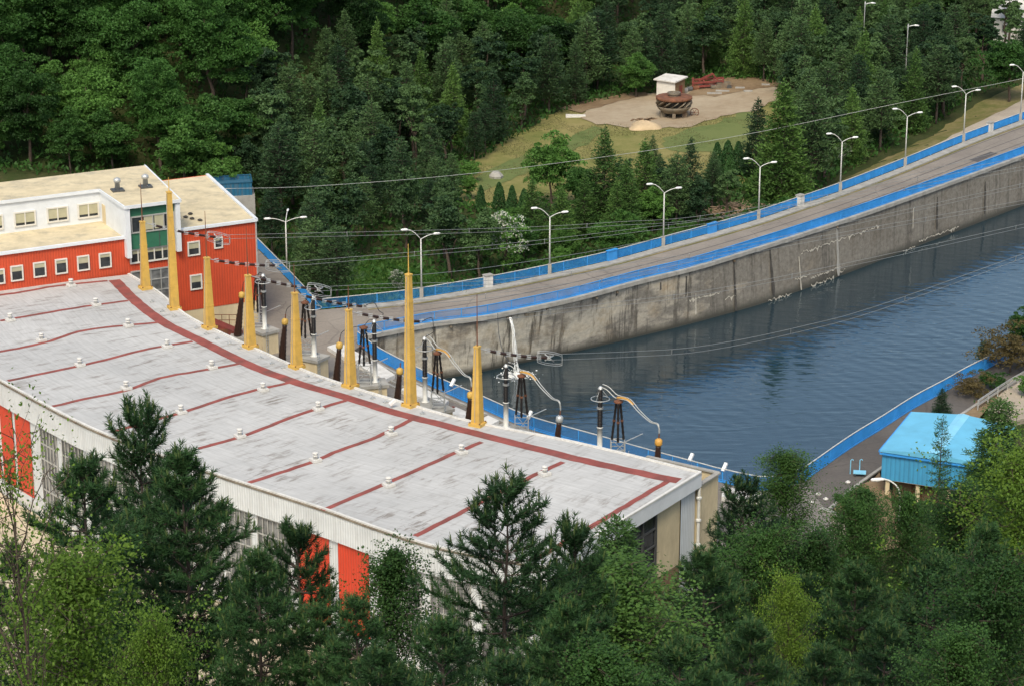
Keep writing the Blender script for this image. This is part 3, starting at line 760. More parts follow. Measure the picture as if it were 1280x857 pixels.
# pale yard in front
yd = MB(); yd.sheet(rough_edge([Vector((p.x, p.y, YARD_Z)) for p in nearl] + [Vector((9, 163, YARD_Z)), Vector((-12, 149.5, YARD_Z)), Vector((-60, 151, YARD_Z)), Vector((-100, 170, YARD_Z)), Vector((-100, 250, YARD_Z))], 4, .05), YARD_Z)
tag(yd.build('yard', M['pale_ground']), kind='structure')

# roof ventilators
def vent(px, py, label):
    p = P(px, py + 3, ROOF_Z); r = thing('roof_vent', label, 'roof vent', p, .55, 'white roof vents in two rows on the powerhouse roof')
    mb = MB(); mb.box((p.x, p.y, .14 + ROOF_Z), (.85, .85, .22), 0); mb.build('curb', M['conc_white'], r)
    mb = MB(); mb.lathe((p.x, p.y, ROOF_Z + .24), [(.19, 0), (.19, .24), (.26, .26), (.26, .32), (.18, .34), (.18, .42), (.27, .45), (.25, .56), (.08, .6)], 12); mb.build('cowl', M['conc_white'], r, True)
ordi = ['first', 'second', 'third', 'fourth', 'fifth', 'sixth', 'seventh', 'eighth', 'ninth', 'tenth']
for i, (x, y) in enumerate(((89, 355), (120, 379), (160.5, 405), (209, 431), (265, 457), (329, 485), (398, 509), (489, 540), (577, 563), (681, 590))):
    vent(x, y, 'white roof vent in the row near the red band, %s from the red building' % ordi[i])
for i, (x, y) in enumerate(((13, 398), (52, 423), (100, 454), (158, 483), (226.5, 513), (300, 543), (394.5, 573), (486, 604))):
    vent(x, y, 'white roof vent in the facade-side row, %s from the left' % ordi[i])
# small anchors along the roof edge
for i, (x, y) in enumerate(((190, 378), (203, 390), (218, 396), (246, 411), (258, 418), (272, 424), (287, 430), (300, 436), (326, 448), (340, 455), (354, 460), (384, 471), (400, 477), (416, 482), (450, 494), (466, 498), (482, 503), (528, 517))):
    p = P(x, y, ROOF_Z); mb = MB(); mb.box((p.x, p.y, ROOF_Z + .07), (.4, .3, .14), .6); mb.tube([(p.x, p.y, ROOF_Z + .1), (p.x, p.y, ROOF_Z + .32)], .05, 6)
    tag(mb.build('roof_anchor', M['galv']), 'small grey metal anchor on the white roof edge beside the red band', 'anchor', 'grey anchors along the powerhouse roof edge')
p = P(490, 510, ROOF_Z); fl = thing('floodlight', 'small white floodlight on the powerhouse roof between two yellow pylons', 'floodlight', p)
mb = MB(); mb.tube([p, p + Vector((0, 0, .35))], .05, 6); mb.build('stem', M['galv'], fl); mb = MB(); mb.beam(p + Vector((-.2, 0, .35)), p + Vector((.3, .2, .75)), .25, .25); mb.build('lamp_body', M['lampwhite'], fl)

# ------------------------------------------------------------------ yellow pylons
pyl = [(182, 361, 278, 229, 'short'), (218, 386, 241, 222, 'tall'), (262, 410, 323, 264, 'short'), (313, 434, 345, 284, 'short'), (371, 459, 367, 330, 'short'), (438, 483, 388, 357, 'short'), (513, 507, 344, 305, 'tall'), (597, 531, 434, 368, 'short')]
plab = ['short yellow pylon in front of the green bay, nearest the red building', 'tall yellow pylon in front of the red building, taller than the ones beside it', 'short yellow pylon before the red wall, second of the short ones from the left', 'short yellow pylon at the right corner of the red building', 'short yellow pylon beside the second tripod insulator, in front of the grey plaza', 'short yellow pylon in front of the left end of the far blue railing', 'tall yellow pylon in front of the retaining wall, taller than its neighbours', 'short yellow pylon farthest right, in front of the dark water']
pylon_top = []
for (px, yb, yt, yr, kind), lab in zip(pyl, plab):
    b = P(px, yb, ROOF_Z); lean = (px - 640) / 9500 * -1
    zt = PY(px - (yb - yt) * .04 * (1 if px < 500 else .3), yt, b.y).z; zr = PY(px, yr, b.y).z
    r = thing('yellow_pylon', lab, 'pylon', b, 0, 'yellow pylons along the powerhouse roof edge')
    j = min(range(len(outer) - 1), key=lambda i: (outer[i] - b).length); t = outer[j + 1] - outer[j]; a = math.atan2(t.y, t.x)
    cs, sn = math.cos(a), math.sin(a)
    def sq(h, s): return [(b.x + (x * cs - y * sn) * s, b.y + (x * sn + y * cs) * s, h) for x, y in ((-1, -1), (1, -1), (1, 1), (-1, 1))]
    mb = MB(); lv = [(ROOF_Z + .25, .42), (ROOF_Z + (zt - ROOF_Z) * .5, .32), (zt, .215)]; vs = []; fs = []
    for h, s in lv: vs += sq(h, s)
    for i in range(2): fs += [(i * 4 + q, i * 4 + (q + 1) % 4, i * 4 + 4 + (q + 1) % 4, i * 4 + 4 + q) for q in range(4)]
    fs.append((8, 9, 10, 11)); mb.add(vs, fs); mb.build('shaft', M['yellow'], r)
    mb = MB(); mb.box((b.x, b.y, ROOF_Z + .14), (1.2, 1.2, .28), a); ft_ = mb.build('foot', M['yellow'], r)
    for qx, qy in ((-1, -1), (1, -1), (1, 1), (-1, 1)):
        mb = MB(); mb.lathe((b.x + (qx * cs - qy * sn) * .5, b.y + (qx * sn + qy * cs) * .5, ROOF_Z + .28), [(.07, 0), (.07, .08)], 6); mb.build('bolt', M['rust'], ft_)
    for fz in ((.33, .66) if kind == 'short' else (.2, .4, .6, .8)):
        hz = ROOF_Z + (zt - ROOF_Z) * fz; sw = .42 - .205 * fz + .022
        mb = MB(); mb.box((b.x, b.y, hz), (2 * sw, 2 * sw, .09), a); mb.build('joint_flange', M['yellow'], r)
    mb = MB(); fx_, fy_ = b.x + sn * .0, b.y; la_ = Vector((b.x + sn * .38, b.y - cs * .38, ROOF_Z + .4)); lb_ = Vector((b.x + sn * .3, b.y - cs * .3, zt - .1)); mb.tube([la_ + Vector((sn * .12, -cs * .12, 0)), lb_], .025, 5); mb.build('earth_cable', M['frame_grey'], r)
    mb = MB(); mb.box((b.x, b.y, zt + .06), (.52, .52, .12), a); mb.build('cap', M['yellow'], r)
    mb = MB(); mb.tube([(b.x, b.y, zt), (b.x, b.y, (zt + zr) / 2), (b.x, b.y, zr)], [.06, .045, .025], 6); mb.build('rod', M['rust' if kind == 'short' else 'yellow'], r)
    pylon_top.append(Vector((b.x, b.y, zt)))

# ------------------------------------------------------------------ red building
A = P(319, 275, 12.0); B = P(0, 317, 12.0); u = (A - B); u.z = 0; u.normalize(); n_ = Vector((u.y, -u.x, 0))   # n_ faces the camera
w_ = (P(258, 219, 12.0) - A); w_.z = 0; D_ = w_.length; w_.normalize()
LEFT = 62.0                                   # facade length to the left of A
def F(s, d=0.0, z=0.0): p = A - u * s + n_ * d; return Vector((p.x, p.y, z))      # s metres left of the corner
def Fpx(px, py, d=0.0):
    q = PV(px, py, A + n_ * d, n_); return (A - q).dot(u), q.z
rb = thing('red_building', 'bright red sheet-clad office building with sandy flat roofs and a white upper storey', 'building', F(20, -8, 0))
Bk = lambda s, d: A - u * s + w_ * d
sB0, sB1 = Fpx(225, 270, .8)[0], Fpx(157.5, 280, .8)[0]        # the white bay between these
gl0, gl1 = Fpx(213, 350)[0], Fpx(166, 350)[0]
mb = MB()
for s0, s1, z0, z1 in ((LEFT, sB1 - .2, 3.0, 12), (sB1 - .2, sB0 + .2, 3.0, 12), (sB0 + .2, 0, 2.9, 12)): mb.wall([F(s0, 0), F(s1, 0)], z0, z1)
mb.wall([A, Bk(0, D_)], -.4, 12); mb.wall([Bk(0, D_), Bk(LEFT, D_)], -.4, 12)
mb.build('wall', M['red'], rb)
mb = MB(); mb.wall([F(LEFT, -.05), F(0, -.05)], -.5, 3.0); mb.build('base_wall', M['cream'], rb)
rr = MB(); rr.sheet([F(LEFT, .15, 11.95), F(-.12, .15, 11.95), Bk(-.12, D_ + .1) * 1, Bk(LEFT, D_ + .1)], 11.95); rr.build('lower_roof', M['sand_roof'], rb)
tr = MB()
for a, b in ((F(LEFT, .1, 12), F(-.1, .1, 12)), (F(-.1, .1, 12), Bk(-.1, D_ + .05)), ):
    b = Vector((b.x, b.y, 12)); tr.beam(a, b, .34, .3)
tr.build('roof_trim', M['white_flat'], rb)
ab = F(0, .05, 12); mb = MB(); mb.beam(F(-.05, .03, -.3), F(-.05, .03, 12), .16, .16); mb.build('corner_trim', M['galv'], rb)
# upper storey
UZ = 15.5
q1 = P(124, 237, UZ); setb = (q1 - A).dot(n_); s_in = (A - q1).dot(u)
far_r = P(174, 209, UZ); nr_r = F(sB0 + .35, .8, UZ)
UD = 15.5
up = MB(); up.wall([F(LEFT, setb), F(sB1, setb)], 11.9, UZ); up.wall([F(sB1 + .0, setb), F(sB1, .8)], 9.9, UZ, )
up.wall([F(sB0, .8), Bk(sB0, UD)], 11.9, UZ); up.wall([Bk(sB0, UD), Bk(LEFT, UD)], 11.9, UZ)
up.build('upper_wall', M['white_flat'], rb)
ur = MB(); poly = [F(LEFT, setb + .15), F(sB1 + .1, setb + .15), F(sB1 + .1, .95), F(sB0 - .1, .95), Bk(sB0 - .1, UD), Bk(LEFT, UD)]
ur.sheet(poly, UZ + .02); ur.build('upper_roof', M['sand_roof'], rb)
ut = MB()
for a, b in zip(poly[:5], poly[1:5]):
    ut.beam(Vector((a.x, a.y, UZ - .08)), Vector((b.x, b.y, UZ - .08)), .16, .34)
ut.build('upper_trim', M['white_flat'], rb)
# white bay
bay = MB()
for s in (sB1 - .22, sB0 + .22):
    c = F(s, .38, 12.65); bay.box(c, (.5, .95, 5.6), math.atan2(u.y, u.x))
bay.build('bay_pier', M['white_flat'], rb)
def rect(px0, py0, px1, py1, d): 
    s0, z0 = Fpx(px0, (py0 + py1) / 2, d); s1, _ = Fpx(px1, (py0 + py1) / 2, d)
    _, zt = Fpx((px0 + px1) / 2, py0, d); _, zb = Fpx((px0 + px1) / 2, py1, d); return s0, s1, zb, zt
def panel(s0, s1, z0, z1, d, name, m, par, th=.08):
    mb = MB(); c = F((s0 + s1) / 2, d - th / 2, (z0 + z1) / 2); mb.box(c, (abs(s1 - s0), th, z1 - z0), math.atan2(u.y, u.x)); return mb.build(name, m, par)
def window(s0, s1, z0, z1, d, mull=0, pane='glass', fm='frame_white', fw=.17, blind=0, sill=True, base=None):
    fo_ = MB(); rz = math.atan2(u.y, u.x); th = .16
    def bar(sa, sb, za, zb): fo_.box(F((sa + sb) / 2, d + th / 2 - .02, (za + zb) / 2), (abs(sa - sb), th, zb - za), rz)
    hi, lo = max(s0, s1), min(s0, s1)
    bar(hi, lo, z0, z0 + fw); bar(hi, lo, z1 - fw, z1); bar(hi, hi - fw, z0 + fw, z1 - fw); bar(lo, lo + fw, z0 + fw, z1 - fw)
    for k in range(mull):
        c = lo + (hi - lo) * (k + 1) / (mull + 1); bar(c - fw / 3, c + fw / 3, z0 + fw, z1 - fw)
    w = fo_.build('window', M[fm], base or rb)
    mb = MB(); mb.box(F((hi + lo) / 2, d + .02, (z0 + z1) / 2), (hi - lo - fw, .03, z1 - z0 - fw), rz); mb.build('pane', M[pane], w)
    if blind:
        mb = MB(); mb.box(F((hi + lo) / 2, d + .05, z1 - fw - (z1 - z0 - 2 * fw) * blind / 2), (hi - lo - 2 * fw, .02, (z1 - z0 - 2 * fw) * blind), rz); mb.build('blind', M['blind'], w)
    return w
s0, s1, zb, zt = rect(163, 262, 218, 289, .4); panel(s0, s1, zt - .55, UZ - .2, .42, 'bay_header', M['green'], rb)
window(s0, s1, zb, zt - .5, .4, 3, 'glass', 'frame_grey', .14, .0)
panel(s0 - (s0 - s1) * .3, s0 - (s0 - s1) * .52, zb + .25, zt - .65, .47, 'blind', M['blind'], rb, .02); panel(s0 - (s0 - s1) * .54, s0 - (s0 - s1) * .74, zb + .25, zt - .65, .47, 'blind', M['blind'], rb, .02)
s0, s1, zb, zt = rect(163, 289, 218, 309, .4); panel(s0, s1, zb, zt, .42, 'green_panel', M['green'], rb)
gm = MB()
for t in (.33, .66): gm.box(F(s0 + (s1 - s0) * t, .43, (zb + zt) / 2), (.07, .06, zt - zb), math.atan2(u.y, u.x))
gm.build('panel_joint', M['frame_dark'], rb)
s0, s1, zb, zt = rect(162, 309, 213, 327, .1); window(s0, s1, zb, zt, .08, 4, 'glass', 'frame_white', .16, .3)
s0, s1, zb, zt = rect(164, 336, 214, 377, .1); wg = window(s0, s1, zb, zt, .08, 3, 'glass_grey', 'frame_grey', .14)
gr = MB()
for k in range(1, 3): gr.box(F((s0 + s1) / 2, .13, zb + (zt - zb) * k / 3), (abs(s1 - s0), .12, .12), math.atan2(u.y, u.x))
gr.build('transom', M['frame_grey'], wg)
for (cx, cy, ww, hh) in ((-2, 346, 16, 19), (21, 341.6, 16, 19.5), (49.4, 337, 16, 19), (76.5, 333, 15.5, 19), (104, 329, 15.5, 19), (131.3, 325.5, 15.5, 19), (242, 310.7, 15.5, 18), (272.8, 303.5, 11, 14), (245, 352.6, 15, 19)):
    s0, s1, zb, zt = rect(cx - ww / 2, cy - hh / 2, cx + ww / 2, cy + hh / 2, .05); window(s0, s1, zb, zt, .03, 0, 'glass', 'frame_white', .14, (.0, .25, .5)[int(cx * 7) % 3] if cx > 60 else .35)
for (cx, cy, ww, hh) in ((-3, 278, 14, 19), (31, 273.5, 27.5, 19), (71.8, 268, 27, 19), (110.2, 263, 27, 19)):
    s0, s1, zb, zt = rect(cx - ww / 2, cy - hh / 2, cx + ww / 2, cy + hh / 2, setb + .02); window(s0, s1, zb, zt, setb + .02, 1, 'glass', 'frame_white', .16, .8)
# side door of the bay
c = F(sB1 + .04, setb - (setb - .8) * .14, 13.0); mb = MB(); mb.box(c, (.06, 1.0, 2.1), math.atan2(u.y, u.x)); mb.build('door', M['cream'], rb)
mb = MB(); c = F(s_in + 0, setb + .03, 14.3); 
for px, py in ((147, 231), (182, 226.5)):
    p = P(px, py + 8, UZ); r = thing('roof_cowl', 'silver ventilation cowl on the sandy upper roof, %s' % ('left of the pair' if px < 160 else 'right of the pair, by the roof edge'), 'roof vent', p, 0, 'silver cowls on the red building roof')
    mb = MB(); mb.box(p + Vector((0, 0, .1)), (1.3, 1.3, .2), .4); mb.build('curb', M['frame_dark'], r)
    mb = MB(); mb.lathe(p + Vector((0, 0, .2)), [(.28, 0), (.28, .75), (.36, .78), (.4, .95), (.36, 1.15), (.12, 1.28)], 12); mb.build('cowl', M['galv'], r, True)
# dark debris on the lower roof
for px, py in ((232, 272), (240, 274), (238, 268), (250, 276)):
    p = P(px, py, 12.0); mb = MB(); mb.lathe(p, [(.22, 0), (.3, .08), (.15, .2)], 6); tag(mb.build('debris', M['stain']), 'small dark lump lying on the sandy right-hand roof of the red building', 'debris', 'dark lumps on the sandy roof')
# blue container and stair behind
c = PY(294, 244, 300); g0 = terrain(c.x, c.y); ct_z = PY(294, 228, 300).z
ct = thing('blue_container', 'large blue ribbed steel tank wall behind the red building', 'container', (c.x, c.y, g0))
cq = [(c.x - 2.9, c.y - 1.2), (c.x + 2.2, c.y), (c.x + 1.6, c.y + 4), (c.x - 3.6, c.y + 2.6)]
mb = MB(); mb.wall([Vector((*p, 0)) for p in cq + cq[:1]], c.z, ct_z); mb.sheet(cq, ct_z - .5); mb.build('tank_wall', M['teal'], ct)
mb = MB(); mb.prism([(c.x + (p[0] - c.x) * 1.15, c.y + (p[1] - c.y) * 1.15) for p in cq], min(g0, c.z) - 1, c.z); mb.build('base', M['conc'], ct)
mb = MB()
for a, b in zip(cq, cq[1:] + cq[:1]): mb.beam(Vector((*a, ct_z + .03)), Vector((*b, ct_z + .03)), .16, .12)
mb.build('rim', M['teal'], ct)
sp = PY(262, 222, 276); ep = PY(284, 247, 272)
sr = thing('stair_railing', 'blue handrail of the outside stair behind the red building', 'railing', sp)
mb = MB()
for o in (0, .45, .9): mb.beam(sp + Vector((0, 0, -o)), ep + Vector((0, 0, -o)), .07, .07)
mb.build('rail', M['blue'], sr)
for t in (0, .33, .66, 1):
    p = sp.lerp(ep, t); mb = MB(); mb.beam(p + Vector((0, 0, .05)), p - Vector((0, 0, 3.0)), .08, .08); mb.build('post', M['blue'], sr)
st_ = MB()
for k in range(12):
    p = sp.lerp(ep, (k + .5) / 12) + Vector((-.2, .5, -1.3)); st_.box(p, (.9, 1.2, .08), .2)
st_.build('steps', M['conc'], sr)
# ------------------------------------------------------------------ transformer deck equipment
posts = [(331, 343, 383, 411), (393, 371, 417, 445), (469, 400, 449, 477), (531.5, 421.5, 470.5, 502), (632.5, 455.5, 502, 534), (749.5, 483, 533, 564)]
trip = [(323.5, 344, 389, 408), (383, 376, 421, 443), (456, 407, 455, 478), (547.5, 439, 489, 509), (652, 467, 519, 542), (772, 499, 550, 569)]
ZB = 2.6
where = ['right of the red building', 'in front of the grey plaza', 'before the left wall end', 'right of the middle tall pylon', 'beside the water spout', 'farthest right before open water']
POST_TOP = []; TRIP_TOP = []
for i, ((px, yt, yw, yb), (tx, ty, tl_, tb)) in enumerate(zip(posts, trip)):
    b = P(px, yb, ZB); zt = PY(px, yt, b.y).z; zw = PY(px, yw, b.y).z
    c = P(tx, tb, ZB); d = (b - c)
    j = min(range(len(near_fence) - 1), key=lambda q: (near_fence[q] - b).length); t = near_fence[j + 1] - near_fence[j]; az = math.atan2(t.y, t.x)
    # plinth under the pair
    mid = (b + c) / 2; pl = thing('plinth', 'cream plinth with grey top under the insulators ' + where[i], 'plinth', (mid.x, mid.y, 0), 0, 'cream plinths on the transformer deck')
    sx = d.length + 2.0
    mb = MB(); mb.box((mid.x, mid.y, 1.12), (sx, 2.0, 2.3), math.atan2(d.y, d.x)); mb.build('block', M['cream'], pl)
    mb = MB(); mb.box((mid.x, mid.y, ZB - .16), (sx + .35, 2.3, .3), math.atan2(d.y, d.x)); mb.build('slab', M['conc'], pl)
    mb = MB(); e = mid + Vector((math.cos(az), math.sin(az), 0)) * (sx / 2 + .25)
    for o in (-.25, .25): mb.tube([(e.x + o * .3, e.y + o, .1), (e.x + o * .3, e.y + o, 3.3)], .035, 5)
    for k in range(9): mb.tube([(e.x - .075, e.y - .25, .4 + k * .32), (e.x + .075, e.y + .25, .4 + k * .32)], .025, 4)
    mb.build('ladder', M['galv'], pl)
    # post insulator
    r = thing('post_insulator', 'black and white post insulator with ring, ' + where[i], 'insulator', b, 0, 'post insulators on the transformer deck')
    mb = MB(); mb.lathe(b, [(.42, 0), (.42, .08), (.24, .14), (.24, zw - ZB - .1), (.3, zw - ZB - .08), (.3, zw - ZB)], 12); mb.build('white_base', M['white_post'], r, True)
    def shed_col(z0, z1, rad): 
        pr = []; n = max(4, int((z1 - z0) / .14))
        for q in range(n): z = z0 + (z1 - z0) * q / n; h = (z1 - z0) / n; pr += [(rad * .72, z), (rad, z + h * .35), (rad * .72, z + h * .7)]
        return pr + [(rad * .72, z1)]
    zm = zw + (zt - zw) * .48
    mb = MB(); mb.lathe((b.x, b.y, 0), shed_col(zw, zm - .1, .27), 10); mb.lathe((b.x, b.y, 0), shed_col(zm + .1, zt - .25, .25), 10); mb.build('sheds', M['black_ins'], r, True)
    mb = MB(); mb.lathe((b.x, b.y, zm), [(.3, -.1), (.3, .1)], 10); mb.build('collar', M['galv'], r); mb = MB(); mb.lathe((b.x, b.y, zt - .25), [(.2, 0), (.24, .1), (.12, .3)], 10)
    for s in (-.2, .2): mb.tube([(b.x + s, b.y, zt - 1.3), (b.x + s * .6, b.y, zt - .1)], .035, 5)
    mb.build('fittings', M['galv'], r)
    mb = MB(); zr = zt - (1.15 if i else .8); rr_ = .85
    mb.tube([(b.x + rr_ * math.cos(a), b.y + rr_ * math.sin(a), zr) for a in np.linspace(0, 6.2832, 21)], .045, 6, False)
    for a in (0, 2.1, 4.2): mb.tube([(b.x + rr_ * math.cos(a), b.y + rr_ * math.sin(a), zr), (b.x, b.y, zt - .1)], .022, 4)
    mb.build('ring', M['galv'], r, True)
    POST_TOP.append(Vector((b.x, b.y, zt)))
    # tripod insulator on a lattice stand
    zt2 = PY(tx, ty, c.y).z; zl = PY(tx, tl_, c.y).z
    r = thing('tripod_insulator', 'black tripod insulator on a lattice stand, ' + where[i], 'insulator', c, 0, 'tripod insulators on the transformer deck')
    mb = MB(); fr_ = .62
    cn = [Vector((c.x + fr_ * sx_, c.y + fr_ * sy_, 0)) for sx_, sy_ in ((-1, -.8), (1, -.8), (1, .8), (-1, .8))]
    for p in cn: mb.beam(p + Vector((0, 0, ZB)), p + Vector((0, 0, zl)), .1, .1)
    for z in (ZB + .25, (ZB + zl) / 2, zl):
        for a, b2 in zip(cn, cn[1:] + cn[:1]): mb.beam(a + Vector((0, 0, z)), b2 + Vector((0, 0, z)), .07, .07)
    for a, b2 in zip(cn, cn[1:] + cn[:1]): mb.beam(a + Vector((0, 0, ZB + .25)), b2 + Vector((0, 0, zl)), .05, .05)
    mb.build('lattice_stand', M['galv'], r)
    for k in range(3):
        a0 = 2 * math.pi * k / 3 + .5; lo = Vector((c.x + .62 * math.cos(a0), c.y + .5 * math.sin(a0), zl)); hi = Vector((c.x + .2 * math.cos(a0), c.y + .2 * math.sin(a0), zt2 - .2))
        mb = MB(); n = 15
        pts = [lo.lerp(hi, q / n) for q in range(n + 1)]; mb.tube(pts, [.13 if q % 2 else .095 for q in range(n + 1)], 7); 
        lg = mb.build('leg', M['black_ins'], r, True)
        mb = MB(); m_ = lo.lerp(hi, .5); mb.lathe(m_ - Vector((0, 0, .08)), [(.15, 0), (.15, .16)], 8); mb.build('joint', M['rust'], lg)
    mb = MB(); mb.lathe((c.x, c.y, zt2 - .25), [(.42, 0), (.42, .12), (.2, .18), (.12, .3)], 10); mb.build('head', M['rust'], r)
    mb = MB(); mb.beam((c.x + .5, c.y, zl - .2), (c.x + 2.3, c.y + .6, zl + .45), .1, .05); mb.build('drive_arm', M['galv'], r)
    TRIP_TOP.append(Vector((c.x, c.y, zt2)))
cones = [(302, 372, 297.5, 414), (356, 405.5, 353, 444), (424, 435, 421, 470), (499.5, 467, 497, 496), (588, 497, 586, 521), (699, 527, 696.5, 551), (823, 556, 821.5, 578)]
clab = ['at the foot of the red building', 'between two yellow pylons left of the second tripod', 'between two yellow pylons in front of the grey plaza', 'left of the second tall yellow pylon', 'touching the last yellow pylon on its left side', 'right of the water spout, under a drooping cable', 'farthest right, with a bright orange cap before the water']
CONE = []
for i, (cx, cy, bx, by) in enumerate(cones):
    yD = P(cx, cy, 5.6).y; t = PY(cx, cy, yD); bt = PY(bx, by, yD); ax = (t - bt).normalized(); bt = t - ax * 4.3
    r = thing('cable_bushing', 'leaning black capped bushing, ' + clab[i], 'bushing', (bt.x, bt.y, 0), 0, 'capped bushings behind the powerhouse roof edge')
    mb = MB(); n = 20; mb.tube([bt.lerp(t, q / n) for q in range(n + 1)], [(.46 - .22 * q / n) * (1 if q % 2 else .88) for q in range(n + 1)], 10); mb.build('sheds', M['brown_ins'], r, True)
    q = t; mb = MB(); mb.tube([q, q + ax * .12, q + ax * .5, q + ax * .66], [.3, .34, .34, .12], 10); mb.build('cap', M['galv' if i in (5,) else 'yellow'] if i != 6 else M['orange'], r, True)
    mb = MB(); mb.tube([q + ax * .6, q + ax * 1.1], .06, 6); mb.build('terminal', M['rust'], r)
    mb = MB(); mb.box((bt.x, bt.y, bt.z / 2), (1.6, 1.6, max(.4, bt.z))); mb.build('turret', M['conc'], r)
    CONE.append(t + ax * 1.1)
def span(name, label, cat, pts, rad, m, group=None, sub=8, orange=None):
    ln = smooth_line(pts, sub); mb = MB(); mb.tube(ln, rad, 5)
    o = mb.build(name, M[m], None, True); tag(o, label, cat, group); return o
for i, k in ((3, 4), (4, 5), (5, 6)):
    r = thing('busbar_cable', 'pair of pale drooping cables with an orange sleeve ' + ['left of the last yellow pylon', 'at the water spout', 'farthest right before the water'][i - 3], 'cable', TRIP_TOP[i], 0, 'drooping cable pairs with orange sleeves')
    for off in (Vector((0, 0, 0)), Vector((.22, .5, .08))):
        a, t, e = POST_TOP[i] + off, TRIP_TOP[i] + off + Vector((0, 0, .1)), CONE[k] + off * .2
        pts = [a, a.lerp(t, .35) + Vector((0, 0, .12)), a.lerp(t, .75) + Vector((0, 0, -.1)), t, t.lerp(e, .25) + Vector((0, 0, .55)), t.lerp(e, .5) + Vector((0, 0, .35)), t.lerp(e, .78) + Vector((0, 0, .35)), e.lerp(t, .04) + Vector((0, 0, .7)), e]
        mb = MB(); mb.tube(smooth_line(pts, 6), .045, 5); mb.build('strand', M['cable'], r, True)
    a = TRIP_TOP[i] + Vector((0, 0, .12)); e = CONE[k]
    mb = MB(); mb.tube(smooth_line([a + Vector((-.1, .2, 0)), a.lerp(e, .12) + Vector((0, .2, .34)), a.lerp(e, .25) + Vector((0, .2, .56)), a.lerp(e, .36) + Vector((0, .2, .5))], 4), .12, 6); mb.build('sleeve', M['orange'], r, True)
for i, k in ((0, 0), (1, 1), (2, 2)):
    a, t, e = POST_TOP[i], TRIP_TOP[i], CONE[k]
    span('jumper_cable', 'dark jumper cable to the bushing ' + clab[k], 'cable', [a, a.lerp(t, .5) + Vector((0, 0, .25)), t, t.lerp(e, .4) + Vector((0, 0, .35)), e.lerp(t, .12) + Vector((0, 0, .5)), e], .035, 'darkwire', 'dark jumper cables on the deck')

# ------------------------------------------------------------------ insulator strings and conductors
strings = [(0, (183, 279), (272, 297)), (2, (262, 324), (346, 332)), (3, (314, 345), (398, 362)), (4, (371, 367), (455, 383)), (5, (441, 390), (527, 402)), (7, (601, 436), (686, 447))]
slab_ = ['from the short pylon at the green bay', 'from the short pylon before the red wall', 'from the pylon at the corner of the red building', 'from the pylon beside the second tripod', 'from the pylon before the far railing end', 'from the pylon farthest right, over the dark water']
ends = {}
for i, (pk, s, e) in enumerate(strings):
    y0 = pylon_top[pk].y; a = PY(*s, y0 + .3); b = PY(*e, y0 + 3.0)
    r = thing('insulator_string', 'brown insulator string with silver joints ' + slab_[i], 'insulator string', a, 0, 'insulator strings hung from the yellow pylons')
    nseg = 6
    def pos(t): return a.lerp(b, t) + Vector((0, 0, -.35 * 4 * t * (1 - t) * .5))
    for k in range(nseg):
        t0 = .1 + .9 * k / nseg + .035; t1 = .1 + .9 * (k + 1) / nseg - .035
        mb = MB(); n = 9; mb.tube([pos(t0 + (t1 - t0) * q / n) for q in range(n + 1)], [.15 if q % 2 else .11 for q in range(n + 1)], 7); mb.build('rod', M['brown_ins'], r, True)
    mb = MB()
    for k in range(nseg + 1):
        t = .1 + .9 * k / nseg; p = pos(t)
        for o in (-.17, .17): mb.beam(p + Vector((-.22, 0, o)), p + Vector((.22, 0, o)), .05, .06)
        mb.tube([pos(t - .04), pos(min(1, t + .04))], .05, 5)
    mb.tube([a] + [pos(q / 12) for q in range(1, 13)], .045, 5); mb.build('joints', M['galv'], r)
    if i in (0, 2, 5, 1):
        mb = MB(); c = pos(1.0); ln = (b - a).normalized(); up = Vector((0, 0, 1))
        for dy in (-.25, .25):
            pts = []
            for q in np.linspace(0, 2 * math.pi, 25): 
                x = math.cos(q); xx = 1.0 * (1 if x > 0 else -1) * min(1, abs(x) * 1.5); pts.append(c + ln * (xx * 1.25 + .1) + up * (math.sin(q) * .55 - .05) + Vector((0, dy, 0)))
            mb.tube(pts, .03, 5, False)
        mb.tube([c - ln * .4 + up * .3, c + ln * .5 - up * .3], .06, 5); mb.tube([c - ln * .4 - up * .3, c + ln * .5 + up * .3], .06, 5)
        mb.build('corona_ring', M['galv'], r, True)
    ends[i] = b
def conductor(label, i, mids, endp, yend, twin=.5, rad=.022, group='twin conductors leaving the insulator strings', m='wire', name='conductor_pair'):
    s = ends[i]; px0, _ = proj(s)
    pts = [s]
    for (x, y) in mids: pts.append(PY(x, y, s.y + (yend - s.y) * (x - px0) / (endp[0] - px0)))
    pts.append(PY(*endp, yend))
    r = thing(name, label, 'power line', s, 0, group)
    for off in ((0, 0, twin / 2), (0, .3, -twin / 2)):
        mb = MB(); mb.tube([p + Vector(off) for p in smooth_line(pts, 7)], rad, 4); mb.build('wire', M[m], r, True)
    ln = resample(smooth_line(pts, 6), 16.0)
    for p in ln[1:-1]:
        mb = MB(); mb.beam(p + Vector((0, 0, .3)), p + Vector((0, .3, -.3)), .06, .06); mb.build('spacer', M['galv'], r)
conductor('pair of overhead wires from the green bay pylon, highest pair crossing the trees', 0, [(580, 289.5), (760, 281), (940, 263)], (1400, 175), 298)
conductor('pair of overhead wires from the second short pylon, crossing below the highest pair', 1, [(420, 326), (620, 309), (800, 288), (945, 268)], (1400, 190), 290)
conductor('pair of overhead wires from the red building corner pylon, just above the far railing', 2, [(480, 358), (620, 353), (800, 330), (980, 298)], (1400, 205), 285)
conductor('pair of overhead wires crossing the road surface towards the far wall', 3, [(600, 372), (800, 343), (1000, 303)], (1400, 232), 275)
conductor('pair of overhead wires crossing the stained face of the retaining wall', 4, [(620, 398), (760, 382), (900, 363), (1090, 325)], (1400, 256), 265)
